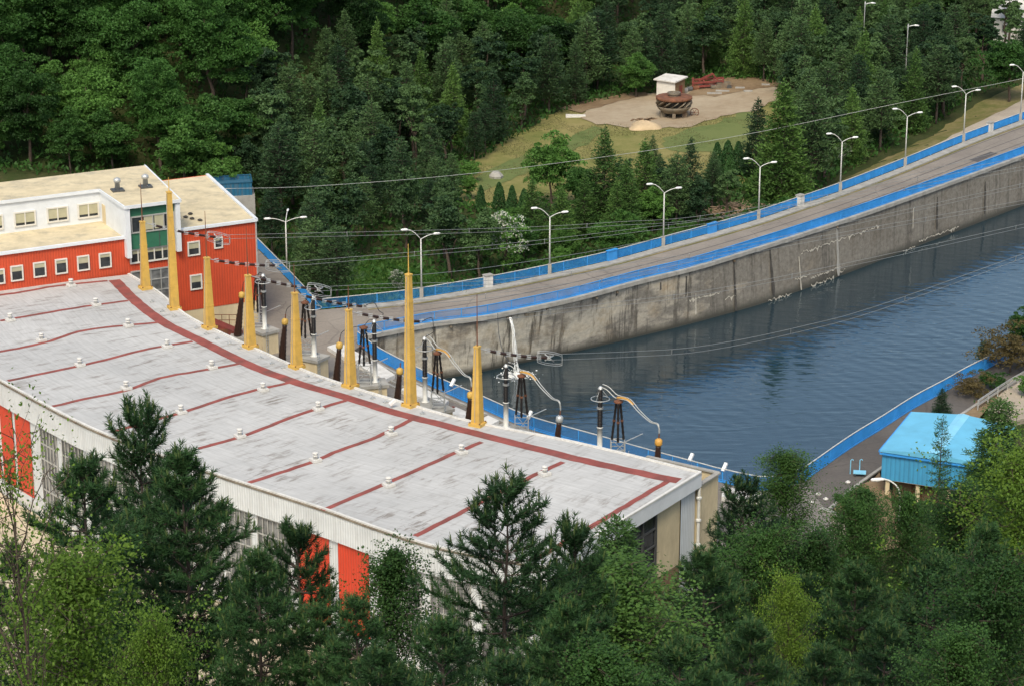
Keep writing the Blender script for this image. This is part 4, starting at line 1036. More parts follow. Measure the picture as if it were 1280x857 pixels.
conductor('pair of overhead wires starting over the dark water, lowest of all the pairs', 5, [(790, 443), (880, 436), (1000, 412), (1120, 378)], (1400, 276), 252, .62)
gp_ = [PY(282, 236, 262), PY(400, 232.5, 270), PY(590, 217, 283), PY(800, 190, 298), PY(950, 165, 309), PY(1130, 128, 321), PY(1300, 94, 333), PY(1420, 66, 340)]
span('ground_wire', 'single thin overhead wire crossing in front of the dark pines, highest line of all', 'power line', gp_, .028, 'cable')
gp_ = [PY(508, 345, 203.5), PY(620, 333, 216), PY(800, 303, 236), PY(993, 257, 257), PY(1180, 208, 277), PY(1400, 150, 300)]
span('ground_wire', 'single thin overhead wire leaving the tall pylon before the retaining wall', 'power line', gp_, .025, 'wire')
for i, (e, ptop) in {0: (3, 2), 1: (4, 3)}.items():
    s = ends[e]; t = POST_TOP[ptop]
    span('jumper_cable', ['dark jumper cable from an insulator string down to the post before the left wall end', 'dark hooked jumper cable hanging right of the tall yellow pylon down to its post'][i], 'cable', [s, s + Vector((.9, .2, .3)), s.lerp(t, .45) + Vector((1.0, 0, .2)), t + Vector((.9, 0, .55)), t], .035, 'darkwire', None)
s = ends[5]; t = POST_TOP[4]
span('jumper_cable', 'dark jumper cable rising from the post at the water spout towards the wall', 'cable', [PY(622, 392, 245), PY(624, 420, 238), PY(630, 442, 225), PY(640, 455, 216), t + Vector((1.2, 0, .4)), t], .035, 'darkwire', None)

# deck strips along the near fence
nf = resample(offset_line(near_fence, -1.0), 1.5)
dk = MB()
for o, w, h in ((0, .3, .2), (-1.6, .22, .12), (-2.4, .22, .12)):
    l = [p + Vector((0, 0, h / 2 - .01)) for p in offset_line(nf, o)]
    for a, b in zip(l[3:-9], l[4:-8]): dk.beam(a, b, w, h)
tag(dk.build('deck_kerb', M['conc']), kind='structure')
for q, t in ((((409, 433), (425, 428), (457, 446), (440, 452)), 'behind the third capped bushing'), (((446, 455), (467, 450), (494, 468), (481, 474)), 'behind the third tripod'), (((500, 486), (518, 479), (561, 500), (553, 507)), 'behind the fourth tripod'), (((558, 514), (570, 508), (590, 517), (581, 523)), 'left of the last yellow pylon'),
        (((600, 524), (610, 518.5), (624, 525), (612, 531)), 'beside the post at the water spout'), (((904, 607), (952, 615.5), (951, 625), (902, 620)), 'at the end of the powerhouse')):
    mb = MB(); mb.prism([(v.x, v.y) for v in (P(x, y, .42) for x, y in q)], -.01, .42)
    tag(mb.build('concrete_cover', M['conc_white']), 'white concrete trench cover on the deck ' + t, 'cover', 'white trench covers on the deck')
for px, py, lab in ((906, 601, 'white floodlight on the deck railing at the powerhouse end'), (663, 535, 'white floodlight on the deck railing beside the water spout'), (567, 494, 'white floodlight on the deck railing right of the tall yellow pylon'), (864, 589, 'small white floodlight on the deck railing behind the last capped bushing')):
    p = P(px, py); r = thing('floodlight', lab, 'floodlight', p)
    mb = MB(); mb.tube([p, p + Vector((0, 0, 1.5))], .04, 6); mb.build('stem', M['galv'], r)
    mb = MB(); mb.beam(p + Vector((-.25, -.4, 1.15)), p + Vector((.1, .1, 1.75)), .3, .22); mb.build('lamp_body', M['lampwhite'], r)
mb = MB()
for k in range(18):
    q = P(rng.uniform(553, 571), rng.uniform(507, 518), .06); mb.box(q, (rng.uniform(.2, .9), rng.uniform(.1, .3), .08), rng.uniform(0, 3))
tag(mb.build('scrap_heap', M['redframe']), 'small scatter of rusty red scrap on the white deck beside the fourth tripod', 'scrap')
c = P(284, 413, 1.2); r = thing('cabinet', 'small red sloped cabinet on the deck at the foot of the red building', 'cabinet', (c.x, c.y, 0))
mb = MB(); mb.add([(c.x - 1.6, c.y - .8, 0), (c.x + 1.6, c.y - .8, 0), (c.x + 1.6, c.y + .8, 0), (c.x - 1.6, c.y + .8, 0), (c.x - 1.6, c.y - .8, 2.4), (c.x + 1.6, c.y - .8, 1.0), (c.x + 1.6, c.y + .8, 1.0), (c.x - 1.6, c.y + .8, 2.4)], [(0, 1, 5, 4), (1, 2, 6, 5), (2, 3, 7, 6), (3, 0, 4, 7), (4, 5, 6, 7)]); mb.build('body', M['redframe'], r)
mb = MB(); mb.box((c.x - .4, c.y - .82, 1), (1.2, .04, 1.2)); mb.build('door', M['rust'], r)
# rails around the cream block at the building foot
c = P(282, 400, 2.0); r = thing('guard_rail', 'thin brown guard rail on the cream wall at the foot of the red building', 'railing', c)
mb = MB()
for k in range(4): mb.tube([c + Vector((k * .8 - 1.2, 0, -2)), c + Vector((k * .8 - 1.2, 0, .6))], .04, 5)
mb.tube([c + Vector((-1.2, 0, .6)), c + Vector((1.2, 0, .6))], .04, 5); mb.tube([c + Vector((-1.2, 0, 0)), c + Vector((1.2, 0, 0))], .04, 5); mb.build('rail', M['rust'], r)

# ------------------------------------------------------------------ blue shed on the right bank
EZ = 4.3; g0 = 1.5
BL = P(1100, 562, EZ); TL = P(1140, 514, EZ); BRd = P(1195, 572.5, EZ + .25)
fx = (BRd - BL); fx.z = 0; fx.normalize(); fy = (TL - BL); fy.z = 0; DP = fy.length; fy.normalize(); rid = P(1204, 517.5, EZ + .5); RI = (rid - TL).dot(fx); Wd = 2 * RI
S = lambda a, b, z: Vector((BL.x + fx.x * a + fy.x * b, BL.y + fx.y * a + fy.y * b, z))
sh = thing('blue_shed', 'sky-blue ribbed metal shed with a low pitched roof on a brown base by the water', 'shed', S(Wd / 2, DP / 2, 0))
mb = MB(); i_ = .18
mb.wall([S(i_, i_, 0), S(RI, i_, 0), S(Wd - i_, i_, 0)], g0, EZ - .02); mb.wall([S(i_, DP - i_, 0), S(i_, i_, 0)], g0, EZ - .02); mb.wall([S(Wd - i_, i_, 0), S(Wd - i_, DP - i_, 0)], g0, EZ); mb.wall([S(Wd - i_, DP - i_, 0), S(i_, DP - i_, 0)], g0, EZ)
mb.build('wall', M['blue_light'], sh)
RZ = EZ + .42
mb = MB(); mb.add([S(0, 0, EZ), S(RI, 0, RZ), S(RI, DP, RZ), S(0, DP, EZ), S(Wd, 0, EZ), S(Wd, DP, EZ)], [(0, 1, 2, 3), (1, 4, 5, 2)])
mb.add([S(0, 0, EZ - .16), S(RI, 0, EZ - .16), S(Wd, 0, EZ - .16), S(0, 0, EZ), S(RI, 0, RZ), S(Wd, 0, EZ)], [(0, 1, 4, 3), (1, 2, 5, 4)])
mb.add([S(0, DP, EZ - .16), S(0, 0, EZ - .16), S(0, 0, EZ), S(0, DP, EZ)], [(0, 1, 2, 3)]); mb.build('roof', M['blue_roof'], sh)
mb = MB(); mb.add([S(RI - .55, -.04, RZ - .03), S(RI, -.04, RZ + .07), S(RI + .55, -.04, RZ - .03), S(RI + .55, DP + .04, RZ - .03), S(RI, DP + .04, RZ + .07), S(RI - .55, DP + .04, RZ - .03)], [(0, 1, 4, 5), (1, 2, 3, 4)]); mb.build('ridge_cap', M['blue_ridge'], sh)
mb = MB(); mb.beam(S(-.05, -.03, EZ - .1), S(-.05, DP, EZ - .1), .12, .2); mb.beam(S(0, -.05, EZ - .3), S(Wd, -.05, EZ - .3), .08, .16); mb.build('eave_trim', M['blue'], sh)
mb = MB(); mb.wall([S(1.0, 1.4, 0), S(Wd - 1, 1.4, 0)], -1.5, g0); mb.wall([S(1, DP - 1, 0), S(1, 1.4, 0)], -1.5, g0); mb.wall([S(Wd - 1, 1.4, 0), S(Wd - 1, DP - 1, 0)], -1.5, g0)
fl_ = [S(0.1, .1, g0), S(Wd - .1, .1, g0), S(Wd - .1, DP - .1, g0), S(.1, DP - .1, g0)]; mb.add(fl_, [(3, 2, 1, 0)]); mb.build('base', M['brown_base'], sh)
for k in range(4):
    c = S(.7 + k * (Wd - 1.4) / 3, .5, 0); mb = MB(); mb.box((c.x, c.y, g0 / 2 - .8), (.35, .35, g0 + 1.5)); mb.build('pier', M['cream'], sh)
mb = MB(); c = S(3.2, .05, 2.4); mb.box(S(3.2, 1.36, .38), (1, .06, 1.9), math.atan2(fx.y, fx.x)); mb.build('door', M['rust'], sh)
# low lamp in front of the shed
hd = PY(1097, 599, 196); ft = PY(1125, 622, 195.5)
la = thing('street_lamp', 'white street lamp with one curved arm in front of the blue shed', 'street lamp', (ft.x, ft.y, terrain(ft.x, ft.y)))
mb = MB(); mb.tube(smooth_line([(ft.x, ft.y, terrain(ft.x, ft.y)), (ft.x, ft.y, ft.z), (ft.x - .25, ft.y, ft.z + 1.0), (ft.x - .9, ft.y + .2, hd.z), (hd.x + .5, hd.y, hd.z + .05)], 5), .07, 6); mb.build('pole', M['white_post'], la, True)
mb = MB(); mb.tube([hd + Vector((.75, 0, .03)), hd + Vector((.3, 0, .05)), hd, hd + Vector((-.5, 0, 0)), hd + Vector((-.6, 0, 0))], [.07, .15, .19, .15, .05], 8); mb.build('lamp_head', M['lampwhite'], la, True)
# small platform trolley on the pavement
c = P(1071, 594); t = thing('platform_trolley', 'small pale blue platform with two upright handles standing on the dark pavement', 'trolley', c)
mb = MB(); mb.box(c + Vector((.25, 0, .35)), (1.15, .8, .1), -.15); mb.build('platform', M['blue_ridge'], t)
for dx, dy in ((-.2, -.3), (.7, -.35), (.7, .3), (-.2, .3)): mb = MB(); mb.lathe(c + Vector((dx, dy, 0)), [(.06, 0), (.06, .32)], 8); mb.build('foot', M['frame_dark'], t)
for dx in (-.55, .3):
    mb = MB(); q = c + Vector((dx, .45, 0)); mb.tube([q, q + Vector((0, 0, 1.35)), q + Vector((.12, 0, 1.45)), q + Vector((.25, 0, 1.35))], .045, 6); mb.build('handle', M['blue_ridge'], t)
for k, (px, py) in enumerate(((1032, 624), (1014, 628), (1060, 603), (1023, 618))):
    p = P(px, py, .0); mb = MB(); mb.lathe(p, [(.2, 0), (.26, .1), (.12, .22)], 6); tag(mb.build('litter', M['conc_white']), 'small pale lump of rubble on the dark bank pavement', 'rubble', 'rubble lumps on the bank pavement')
# guard rail along the bank path
gl = smooth_line([P(x, y) for x, y in ((1222, 512), (1240, 500), (1258, 488), (1285, 472))], 4)
g = thing('guard_rail', 'double grey steel guard rail between the brown bushes and the pale path', 'guard rail', gl[0])
mb = MB()
for a, b in zip(gl, gl[1:]):
    for z in (.55, .95): mb.beam(a + Vector((0, 0, z)), b + Vector((0, 0, z)), .1, .22)
mb.build('beam', M['galv'], g)
for p in resample(gl, 2.5): mb = MB(); mb.box(p + Vector((0, 0, .5)), (.12, .12, 1)); mb.build('post', M['galv'], g)

# ------------------------------------------------------------------ clearing beyond the road
def poly_on_ground(pts, lift): return [(lambda q: Vector((q.x, q.y, q.z + lift)))(G(x, y)) for x, y in pts]
def draped(name, pts, lift, m, step=3, amp=.8, cell=2.5):
    poly = rough_edge(poly_on_ground(pts, 0), step, amp)
    x0, x1 = min(p.x for p in poly), max(p.x for p in poly); y0, y1 = min(p.y for p in poly), max(p.y for p in poly)
    bm = bmesh.new(); mb = MB(); mb.sheet([(p.x, p.y) for p in poly], 0.0)
    vs = [bm.verts.new(v) for v in mb.v]
    for f in mb.f:
        try: bm.faces.new([vs[i] for i in f])
        except ValueError: pass
    for i in range(int((x1 - x0) / cell) + 1):
        bmesh.ops.bisect_plane(bm, geom=bm.verts[:] + bm.edges[:] + bm.faces[:], plane_co=(x0 + i * cell, 0, 0), plane_no=(1, 0, 0))
    for i in range(int((y1 - y0) / cell) + 1):
        bmesh.ops.bisect_plane(bm, geom=bm.verts[:] + bm.edges[:] + bm.faces[:], plane_co=(0, y0 + i * cell, 0), plane_no=(0, 1, 0))
    for v in bm.verts: v.co.z = terrain(v.co.x, v.co.y) + lift
    me = bpy.data.meshes.new(name); bm.to_mesh(me); bm.free(); me.materials.append(M[m])
    o = bpy.data.objects.new(name, me); COL.objects.link(o); return tag(o, kind='structure')
meadow_px = [(575, 250), (582, 200), (640, 172), (700, 136), (740, 128), (830, 118), (900, 104), (950, 98), (1000, 120), (1000, 200), (930, 230), (820, 240), (700, 262), (600, 262)]
draped('meadow', meadow_px, .05, 'meadow')
draped('mown_track', [(592, 222), (640, 200), (700, 178), (742, 158), (758, 163), (735, 180), (690, 200), (640, 225), (600, 242)], .1, 'mown', 2, .4)
draped('mown_track', [(830, 172), (880, 158), (935, 140), (960, 150), (950, 185), (880, 192), (830, 190)], .1, 'mown', 2, .6)
draped('dirt_yard', [(722, 148), (740, 130), (800, 118), (850, 115), (905, 100), (950, 100), (985, 118), (940, 140), (890, 152), (860, 158), (815, 164), (780, 160), (745, 155)], .15, 'dirt', 2, .7)
draped('bare_soil', [(700, 138), (735, 127), (790, 117), (812, 119), (770, 129), (728, 143)], .2, 'dirt_brown', 2, .5)
draped('bare_soil', [(860, 112), (905, 98), (960, 100), (985, 108), (950, 113), (900, 121), (866, 122)], .2, 'dirt_brown', 2, .5)
draped('lush_slope', [(415, 342), (450, 326), (505, 330), (560, 345), (580, 372), (470, 379), (405, 384)], .06, 'lush', 2, .5, 2)
draped('bank_path', [(985, 262), (1050, 236), (1100, 214), (1160, 188), (1210, 160), (1275, 128), (1350, 96), (1420, 66), (1430, 84), (1350, 116), (1275, 143), (1204, 170), (1131, 201), (1050, 233.5)], .1, 'path', 3, .2, 2)
draped('grass_verge', [(975, 262), (1040, 232), (1100, 202), (1180, 160), (1230, 125), (1300, 98), (1420, 58), (1420, 68), (1275, 130), (1210, 162), (1160, 190), (1100, 216), (1050, 238), (985, 264)], .06, 'bank', 2, .3, 2)

tb = G(842, 147); r = thing('turbine_runner', 'big rusty round turbine runner standing on feet in the dirt yard', 'turbine runner', tb)
RR = 2.85
mb = MB(); mb.lathe(tb, [(RR * .55, 2.95), (RR * .98, 2.95), (RR, 3.05), (RR, 3.3), (RR * .96, 3.36), (RR * .45, 3.42)], 40); mb.build('crown_disc', M['rust'], r, True)
mb = MB(); mb.lathe(tb, [(.85, 3.3), (.85, 3.7), (1.05, 3.74), (1.05, 4.0), (.7, 4.0), (.7, 3.85), (.05, 3.8)], 28); mb.build('hub', M['rust_grey'], r)
mb = MB(); mb.lathe(tb, [(RR * .6, .85), (RR * .68, .95), (RR * .86, 1.45), (RR * .96, 1.9), (RR * .93, 1.95), (RR * .6, 1.2)], 40); mb.build('lower_band', M['rust_grey'], r, True)
mb = MB(); nb = 13
for k in range(nb):
    a0 = 2 * math.pi * k / nb; K = 6; vs = []
    for q in range(K + 1):
        t = q / K; a = a0 + .62 * t; rr_ = RR * (.9 + .12 * math.sin(t * 3.1)) ; z = 1.85 + 1.15 * t
        for ri, da in ((rr_, 0), (rr_ * .55, .35), (rr_ * .54, .4), (rr_ * .985, .07)): vs.append((tb.x + ri * math.cos(a + da), tb.y + ri * math.sin(a + da), tb.z + z))
    mb.add(vs, [(q * 4 + j, q * 4 + (j + 1) % 4, q * 4 + 4 + (j + 1) % 4, q * 4 + 4 + j) for q in range(K) for j in range(4)])
mb.build('blades', M['rust_grey'], r, True)
mb = MB(); mb.lathe(tb, [(RR * .5, 1.2), (RR * .78, 3.0)], 24); mb.build('core', M['stain'], r)
for k in range(5):
    a = 2 * math.pi * k / 5 + .9; mb = MB(); mb.box((tb.x + 1.85 * math.cos(a), tb.y + 1.85 * math.sin(a), tb.z + .5), (.75, .5, 1.05), a); mb.build('foot', M['rust_grey'], r)
c = G(868, 146); wh = thing('wheel', 'small rusty spoked wheel leaning beside the turbine runner', 'wheel', c)
mb = MB(); mb.tube([c + Vector((.65 * math.cos(a), .1, .65 + .65 * math.sin(a))) for a in np.linspace(0, 6.283, 17)], .06, 5, False); mb.build('rim', M['rust'], wh)
mb = MB()
for a in np.linspace(0, 3.14, 4)[:-1]: mb.beam(c + Vector((.62 * math.cos(a), .1, .65 + .62 * math.sin(a))), c + Vector((-.62 * math.cos(a), .1, .65 - .62 * math.sin(a))), .06, .06)
mb.build('spokes', M['rust'], wh)
# hut
hb = G(835, 124); r = thing('hut', 'small white hut with a flat grey sloping roof at the edge of the dirt yard', 'hut', hb)
hz = math.atan2(.55, 1); X = Vector((math.cos(-.62), math.sin(-.62), 0)); Y = Vector((math.sin(.62), math.cos(.62), 0))
HP = lambda a, b, z: hb + X * a + Y * b + Vector((0, 0, z))
mb = MB(); v = [HP(-2.2, 0, 0), HP(1.3, 0, 0), HP(1.3, 3, 0), HP(-2.2, 3, 0), HP(-2.2, 0, 2.85), HP(1.3, 0, 2.85), HP(1.3, 3, 3.1), HP(-2.2, 3, 3.1)]
mb.add(v, [(0, 1, 5, 4), (2, 3, 7, 6), (3, 0, 4, 7)]); mb.build('white_wall', M['frame_white'], r)
mb = MB(); mb.add([v[1], v[2], v[6], v[5]], [(0, 1, 2, 3)]); mb.build('brown_wall', M['brown_base'], r)
mb = MB(); q = [HP(-2.6, -.4, 2.84), HP(1.6, -.4, 2.84), HP(1.6, 3.4, 3.14), HP(-2.6, 3.4, 3.14)]; q2 = [p + Vector((0, 0, .2)) for p in q]; mb.add(q + q2, [(3, 2, 1, 0), (4, 5, 6, 7), (0, 1, 5, 4), (1, 2, 6, 5), (2, 3, 7, 6), (3, 0, 4, 7)]); mb.build('roof', M['conc_white'], r)
mb = MB(); mb.add([HP(1.33, 1.2, .05), HP(1.33, 2.2, .05), HP(1.33, 2.2, 2.1), HP(1.33, 1.2, 2.1)], [(0, 1, 2, 3)]); mb.build('door', M['redframe'], r)
# red machine parts
c = G(885, 111); r = thing('machine_frame', 'red steel machine frame lying at the back of the dirt yard', 'scrap frame', c)
def rp(a, b, z): return c + Vector((a, b, z))
mb = MB()
for z in (.5, 1.15):
    for a, b in (((-2.6, -1), (2.4, -.6)), ((-2.4, 1.4), (2.6, 1.8)), ((-2.6, -1), (-2.4, 1.4)), ((2.4, -.6), (2.6, 1.8)), ((-.8, -.9), (-.6, 1.6)), ((.9, -.8), (1.1, 1.7))): mb.beam(rp(*a, z), rp(*b, z + .25), .28, .3)
for a in ((-2.6, -1), (2.4, -.6), (-2.4, 1.4), (2.6, 1.8)): mb.beam(rp(*a, 0), rp(*a, 1.5), .25, .25)
mb.beam(rp(-1.6, .2, 1.3), rp(.8, .8, 2.3), .3, .3); mb.beam(rp(.8, .8, 2.3), rp(1.6, .8, 1.2), .25, .25); mb.build('frame', M['redframe'], r)
c = G(901, 111); r = thing('machine_frame', 'dark rusty flat machine lying right of the red steel frame', 'scrap frame', c)
mb = MB(); mb.box(c + Vector((0, 0, .45)), (3.6, 1.6, .5), .2); mb.box(c + Vector((.4, .2, .85)), (2.4, 1.1, .35), .2); mb.build('body', M['rust_grey'], r)
for dx in (-1.3, 1.3): mb = MB(); mb.tube([c + Vector((dx, -1.0, .4)), c + Vector((dx, -.75, .4))], .4, 12); mb.build('wheel', M['frame_dark'], r)
for k, (px, py, lab, mt) in enumerate(((862, 115, 'dark scrap drum lying right of the white hut', 'frame_dark'), (870, 113.5, 'rusty scrap drum between the hut and the red frame', 'rust'), (856, 117, 'pale scrap block beside the brown hut wall', 'conc'), (876, 112, 'small rusty drum touching the red machine frame', 'rust_grey'))):
    c = G(px, py); mb = MB(); mb.tube([c + Vector((-.5, 0, .42)), c + Vector((-.45, 0, .42)), c + Vector((.45, .15, .42)), c + Vector((.5, .15, .42))], [.34, .42, .42, .34], 12); tag(mb.build('scrap_drum', M[mt]), lab, 'scrap')
c = G(805, 160); mb = MB(); vs = []; n = 22
prof = [(2.4, 0), (2.2, .25), (1.4, .62), (.7, .92), (.05, 1.0)]
for rr_, z in prof:
    for k in range(n): a = 6.283 * k / n; q = rr_ * (1 + .18 * math.sin(a * 3 + rr_) + rng.uniform(-.05, .05)); vs.append((c.x + q * math.cos(a), c.y + q * math.sin(a) * 1.1, c.z + .1 + z * (1 + rng.uniform(-.1, .1))))
mb.add(vs, [(i * n + k, i * n + (k + 1) % n, (i + 1) * n + (k + 1) % n, (i + 1) * n + k) for i in range(4) for k in range(n)]); tag(mb.build('sand_pile', M['sand'], None, True), 'small heap of pale sand at the front edge of the dirt yard', 'sand pile')
c = G(805, 151); mb = MB()
for k in range(14): mb.box(c + Vector((rng.uniform(-2, 2), rng.uniform(-.6, .6), .15)), (rng.uniform(.5, 1.3), rng.uniform(.2, .5), .2), rng.uniform(0, 3))
tag(mb.build('plank_heap', M['brown_base']), 'dark heap of planks just behind the sand pile', 'planks')
c = G(720, 148); mb = MB()
for k in range(3): mb.beam(c + Vector((-1.6, k * .5, .2 + .05 * k)), c + Vector((1.5, k * .4 + .3, .2)), .28, .24)
tag(mb.build('white_beams', M['frame_white']), 'three whitish beams lying on the grass at the left end of the dirt yard', 'beams')
c = G(620, 223); mb = MB(); mb.lathe(c, [(1.0, 0), (1.05, .4), (.6, .9), (.1, 1.0)], 7); tag(mb.build('boulder', M['conc']), 'grey boulder lying alone on the meadow', 'boulder')
for k, (px, py) in enumerate(((935, 116), (925, 112), (957, 108), (903, 116), (893, 119))):
    c = G(px, py); mb = MB(); mb.box(c + Vector((0, 0, .25)), (rng.uniform(1.2, 2.6), .5, .25), rng.uniform(-.3, .3)); tag(mb.build('timber_beam', M['conc']), 'pale weathered beam lying on the back edge of the dirt yard', 'beam', 'pale beams on the back edge of the dirt yard')
# brushwood pile beyond the railing
c = G(930, 268); mb = MB()
for k in range(260):
    a = rng.uniform(0, 6.28); r0 = rng.uniform(0, 1); p = c + Vector((4.8 * (r0 ** .5) * math.cos(a), 2.2 * (r0 ** .5) * math.sin(a), rng.uniform(0, 1.7) * (1 - r0 * .8)))
    v = Vector((rng.gauss(0, 1), rng.gauss(0, .6), rng.gauss(0, .25))).normalized() * rng.uniform(.5, 1.3); mb.tube([p - v, p + v], rng.uniform(.03, .07), 4, False)
tag(mb.build('brushwood_pile', plain('dry_brushwood', (.3, .22, .15), .95, 0, .3)), 'pile of grey-brown cut brushwood beyond the road railing below the thujas', 'brushwood')
# pale house half hidden by trees, top right
c = G(1292, 58); r = thing('white_house', 'white building with a pale grey gabled roof half hidden by trees, top right corner', 'house', c)
HX = Vector((.97, -.25, 0)); HY = Vector((.25, .97, 0)); hp = lambda a, b, z: c + HX * a + HY * b + Vector((0, 0, z))
mb = MB()
for a, b in (((-7, 0), (9, 0)), ((9, 0), (9, 9)), ((9, 9), (-7, 9)), ((-7, 9), (-7, 0))): mb.wall([hp(*a, 0), hp(*b, 0)], c.z - 1, c.z + 5)
mb.add([hp(-7, 0, 5), hp(-7, 9, 5), hp(-7, 4.5, 7.2)], [(0, 1, 2)]); mb.build('wall', M['frame_white'], r)
mb = MB(); mb.add([hp(-7.6, -.6, 4.8), hp(9.6, -.6, 4.8), hp(9.6, 4.5, 7.4), hp(-7.6, 4.5, 7.4), hp(-7.6, 9.6, 4.8), hp(9.6, 9.6, 4.8)], [(0, 1, 2, 3), (3, 2, 5, 4)]); mb.build('roof', M['conc_white'], r)
for k in range(4):
    mb = MB(); q = hp(-5 + k * 3.6, -.04, 2.9); mb.box(q, (1.3, .1, 1.4), math.atan2(HX.y, HX.x)); wn = mb.build('window', M['frame_grey'], r); mb = MB(); mb.box(q + Vector((0, -.06, 0)), (1.0, .06, 1.1), math.atan2(HX.y, HX.x)); mb.build('pane', M['glass'], wn)
for px, py, top, lab in ((1130, 92, 32, 'thin grey lamp post with a curved arm among the dark pines'), (1077, 60, 4, 'thin grey lamp post rising above the trees at the top edge')):
    g_ = G(px, py + 40); h = PY(px, top, g_.y).z; r = thing('street_lamp', lab, 'street lamp', g_)
    mb = MB(); mb.tube(smooth_line([g_, (g_.x, g_.y, h - .8), (g_.x - .2, g_.y, h - .1), (g_.x + 1.2, g_.y, h)][:2] + [(g_.x + .15, g_.y, h - .2), (g_.x + 1.0, g_.y, h)], 4), .09, 6); mb.build('pole', M['galv'], r, True)
    mb = MB(); mb.tube([(g_.x + .9, g_.y, h), (g_.x + 1.1, g_.y, h), (g_.x + 1.7, g_.y, h - .05)], [.07, .15, .1], 8); mb.build('lamp_head', M['lampwhite'], r, True)
# ------------------------------------------------------------------ trees
def unit(v): return v / np.maximum(np.linalg.norm(v, axis=-1, keepdims=True), 1e-9)
def rand_dirs(n): return unit(nrg.normal(size=(n, 3)))
class Cloud:                                     # leaves as small four-cornered blades
    def __init__(s): s.q = []; s.m = []
    def leaves(s, c, L, W, up=0.0, mat=0, axis=None, spread=None):
        n = len(c); a = rand_dirs(n) if axis is None else unit(axis + nrg.normal(size=(n, 3)) * spread)
        b = rand_dirs(n); b = b - (b * a).sum(1, keepdims=True) * a
        if up: b = b - np.array([0, 0, 1.0]) * 0; 
        b = unit(b); L = np.broadcast_to(L, (n,))[:, None] * nrg.uniform(.7, 1.25, (n, 1)); W = np.broadcast_to(W, (n,))[:, None] * nrg.uniform(.7, 1.25, (n, 1))
        s.q.append(np.stack([c - a * L / 2, c + b * W / 2, c + a * L / 2, c - b * W / 2], 1)); s.m.append(np.full(n, mat)); return s
    def level(s, c, L, W, mat=0):
        n = len(c); nrm = unit(np.array([0, 0, 1.0]) + nrg.normal(size=(n, 3)) * .55); a = np.cross(nrm, rand_dirs(n)); a = unit(a); b = np.cross(nrm, a)
        L = L * nrg.uniform(.7, 1.3, (n, 1)); W = W * nrg.uniform(.7, 1.3, (n, 1))
        s.q.append(np.stack([c - a * L / 2, c + b * W / 2, c + a * L / 2, c - b * W / 2], 1)); s.m.append(np.full(n, mat)); return s
    def needles(s, base, d, L, W, mat=0):        # blades starting at base
        n = len(base); b = np.cross(d, rand_dirs(n)); b = unit(b) * W / 2
        s.q.append(np.stack([base - b, base + b, base + d * L[:, None] + b * .3, base + d * L[:, None] - b * .3], 1)); s.m.append(np.full(n, mat)); return s
    def mesh(s, name, mats):
        q = np.concatenate(s.q).astype(np.float32); mi = np.concatenate(s.m).astype(np.int32); n = len(q)
        me = bpy.data.meshes.new(name); me.vertices.add(4 * n); me.vertices.foreach_set('co', q.reshape(-1))
        me.loops.add(4 * n); me.loops.foreach_set('vertex_index', np.arange(4 * n, dtype=np.int32))
        me.polygons.add(n); me.polygons.foreach_set('loop_start', np.arange(0, 4 * n, 4, dtype=np.int32))
        for m in mats: me.materials.append(m)
        me.polygons.foreach_set('material_index', mi); me.update(calc_edges=True); return me
def mesh_of(mb, name, m):
    me = bpy.data.meshes.new(name); me.from_pydata(mb.v, [], mb.f); me.materials.append(m); me.polygons.foreach_set('use_smooth', [True] * len(me.polygons)); return me
def wobble(p0, p1, n, amp):
    p0, p1 = Vector(p0), Vector(p1); out = []
    for i in range(n + 1):
        t = i / n; k = amp * math.sin(t * math.pi); out.append(p0.lerp(p1, t) + Vector((rng.gauss(0, k), rng.gauss(0, k), 0)))
    return out
LM = dict(
    broad=leafmat('broadleaf_dark', (.015, .047, .011), (.05, .132, .026), .3, .16, .9),
    broad2=leafmat('broadleaf_mid', (0.036, 0.099, 0.0216), (0.102, 0.2244, 0.0459), .3, .2, .8),
    pine=leafmat('pine_needles_far', (0.0216, 0.0528, 0.0216), (0.0744, 0.1386, 0.0486), .15, .25, .85),
    larch=leafmat('larch_needles', (.042, .1, .024), (.115, .215, .05), .25, .25, .45),
    larchbig=leafmat('larch_bright', (.05, .115, .025), (.14, .25, .055), .28, .3, .2),
    thuja=leafmat('thuja_green', (0.0216, 0.066, 0.0216), (0.054, 0.132, 0.0378), .15, .6, .3),
    blossom=leafmat('white_blossom', (.45, .47, .4), (.75, .75, .68), .3, .8, .1),
    npine=leafmat('pine_needles', (0.0144, 0.04224, 0.01755), (0.0456, 0.1122, 0.0351), .15, .5, .35),
    ncandle=leafmat('pine_new_shoots', (0.072, 0.1188, 0.0405), (0.156, 0.2112, 0.07425), .2, .7, .3),
    nbirch=leafmat('birch_leaves', (.042, .1, .022), (.105, .205, .046), .38, .5, .35),
    nleaf=leafmat('bright_leaves', (.08, .16, .022), (.19, .3, .045), .42, .4, .3),
    nleaf2=leafmat('green_leaves', (.02, .058, .015), (.055, .13, .029), .35, .45, .4),
    nspruce=leafmat('spruce_needles', (0.024, 0.066, 0.0189), (0.078, 0.1584, 0.0405), .2, .5, .4),
    drygrass=leafmat('meadow_blades', (.1, .11, .045), (.24, .22, .1), .3, .08, .1),
    brownbush=leafmat('brown_bush_leaves', (.06, .05, .02), (.15, .115, .045), .25, .35, .35))
NH = {}
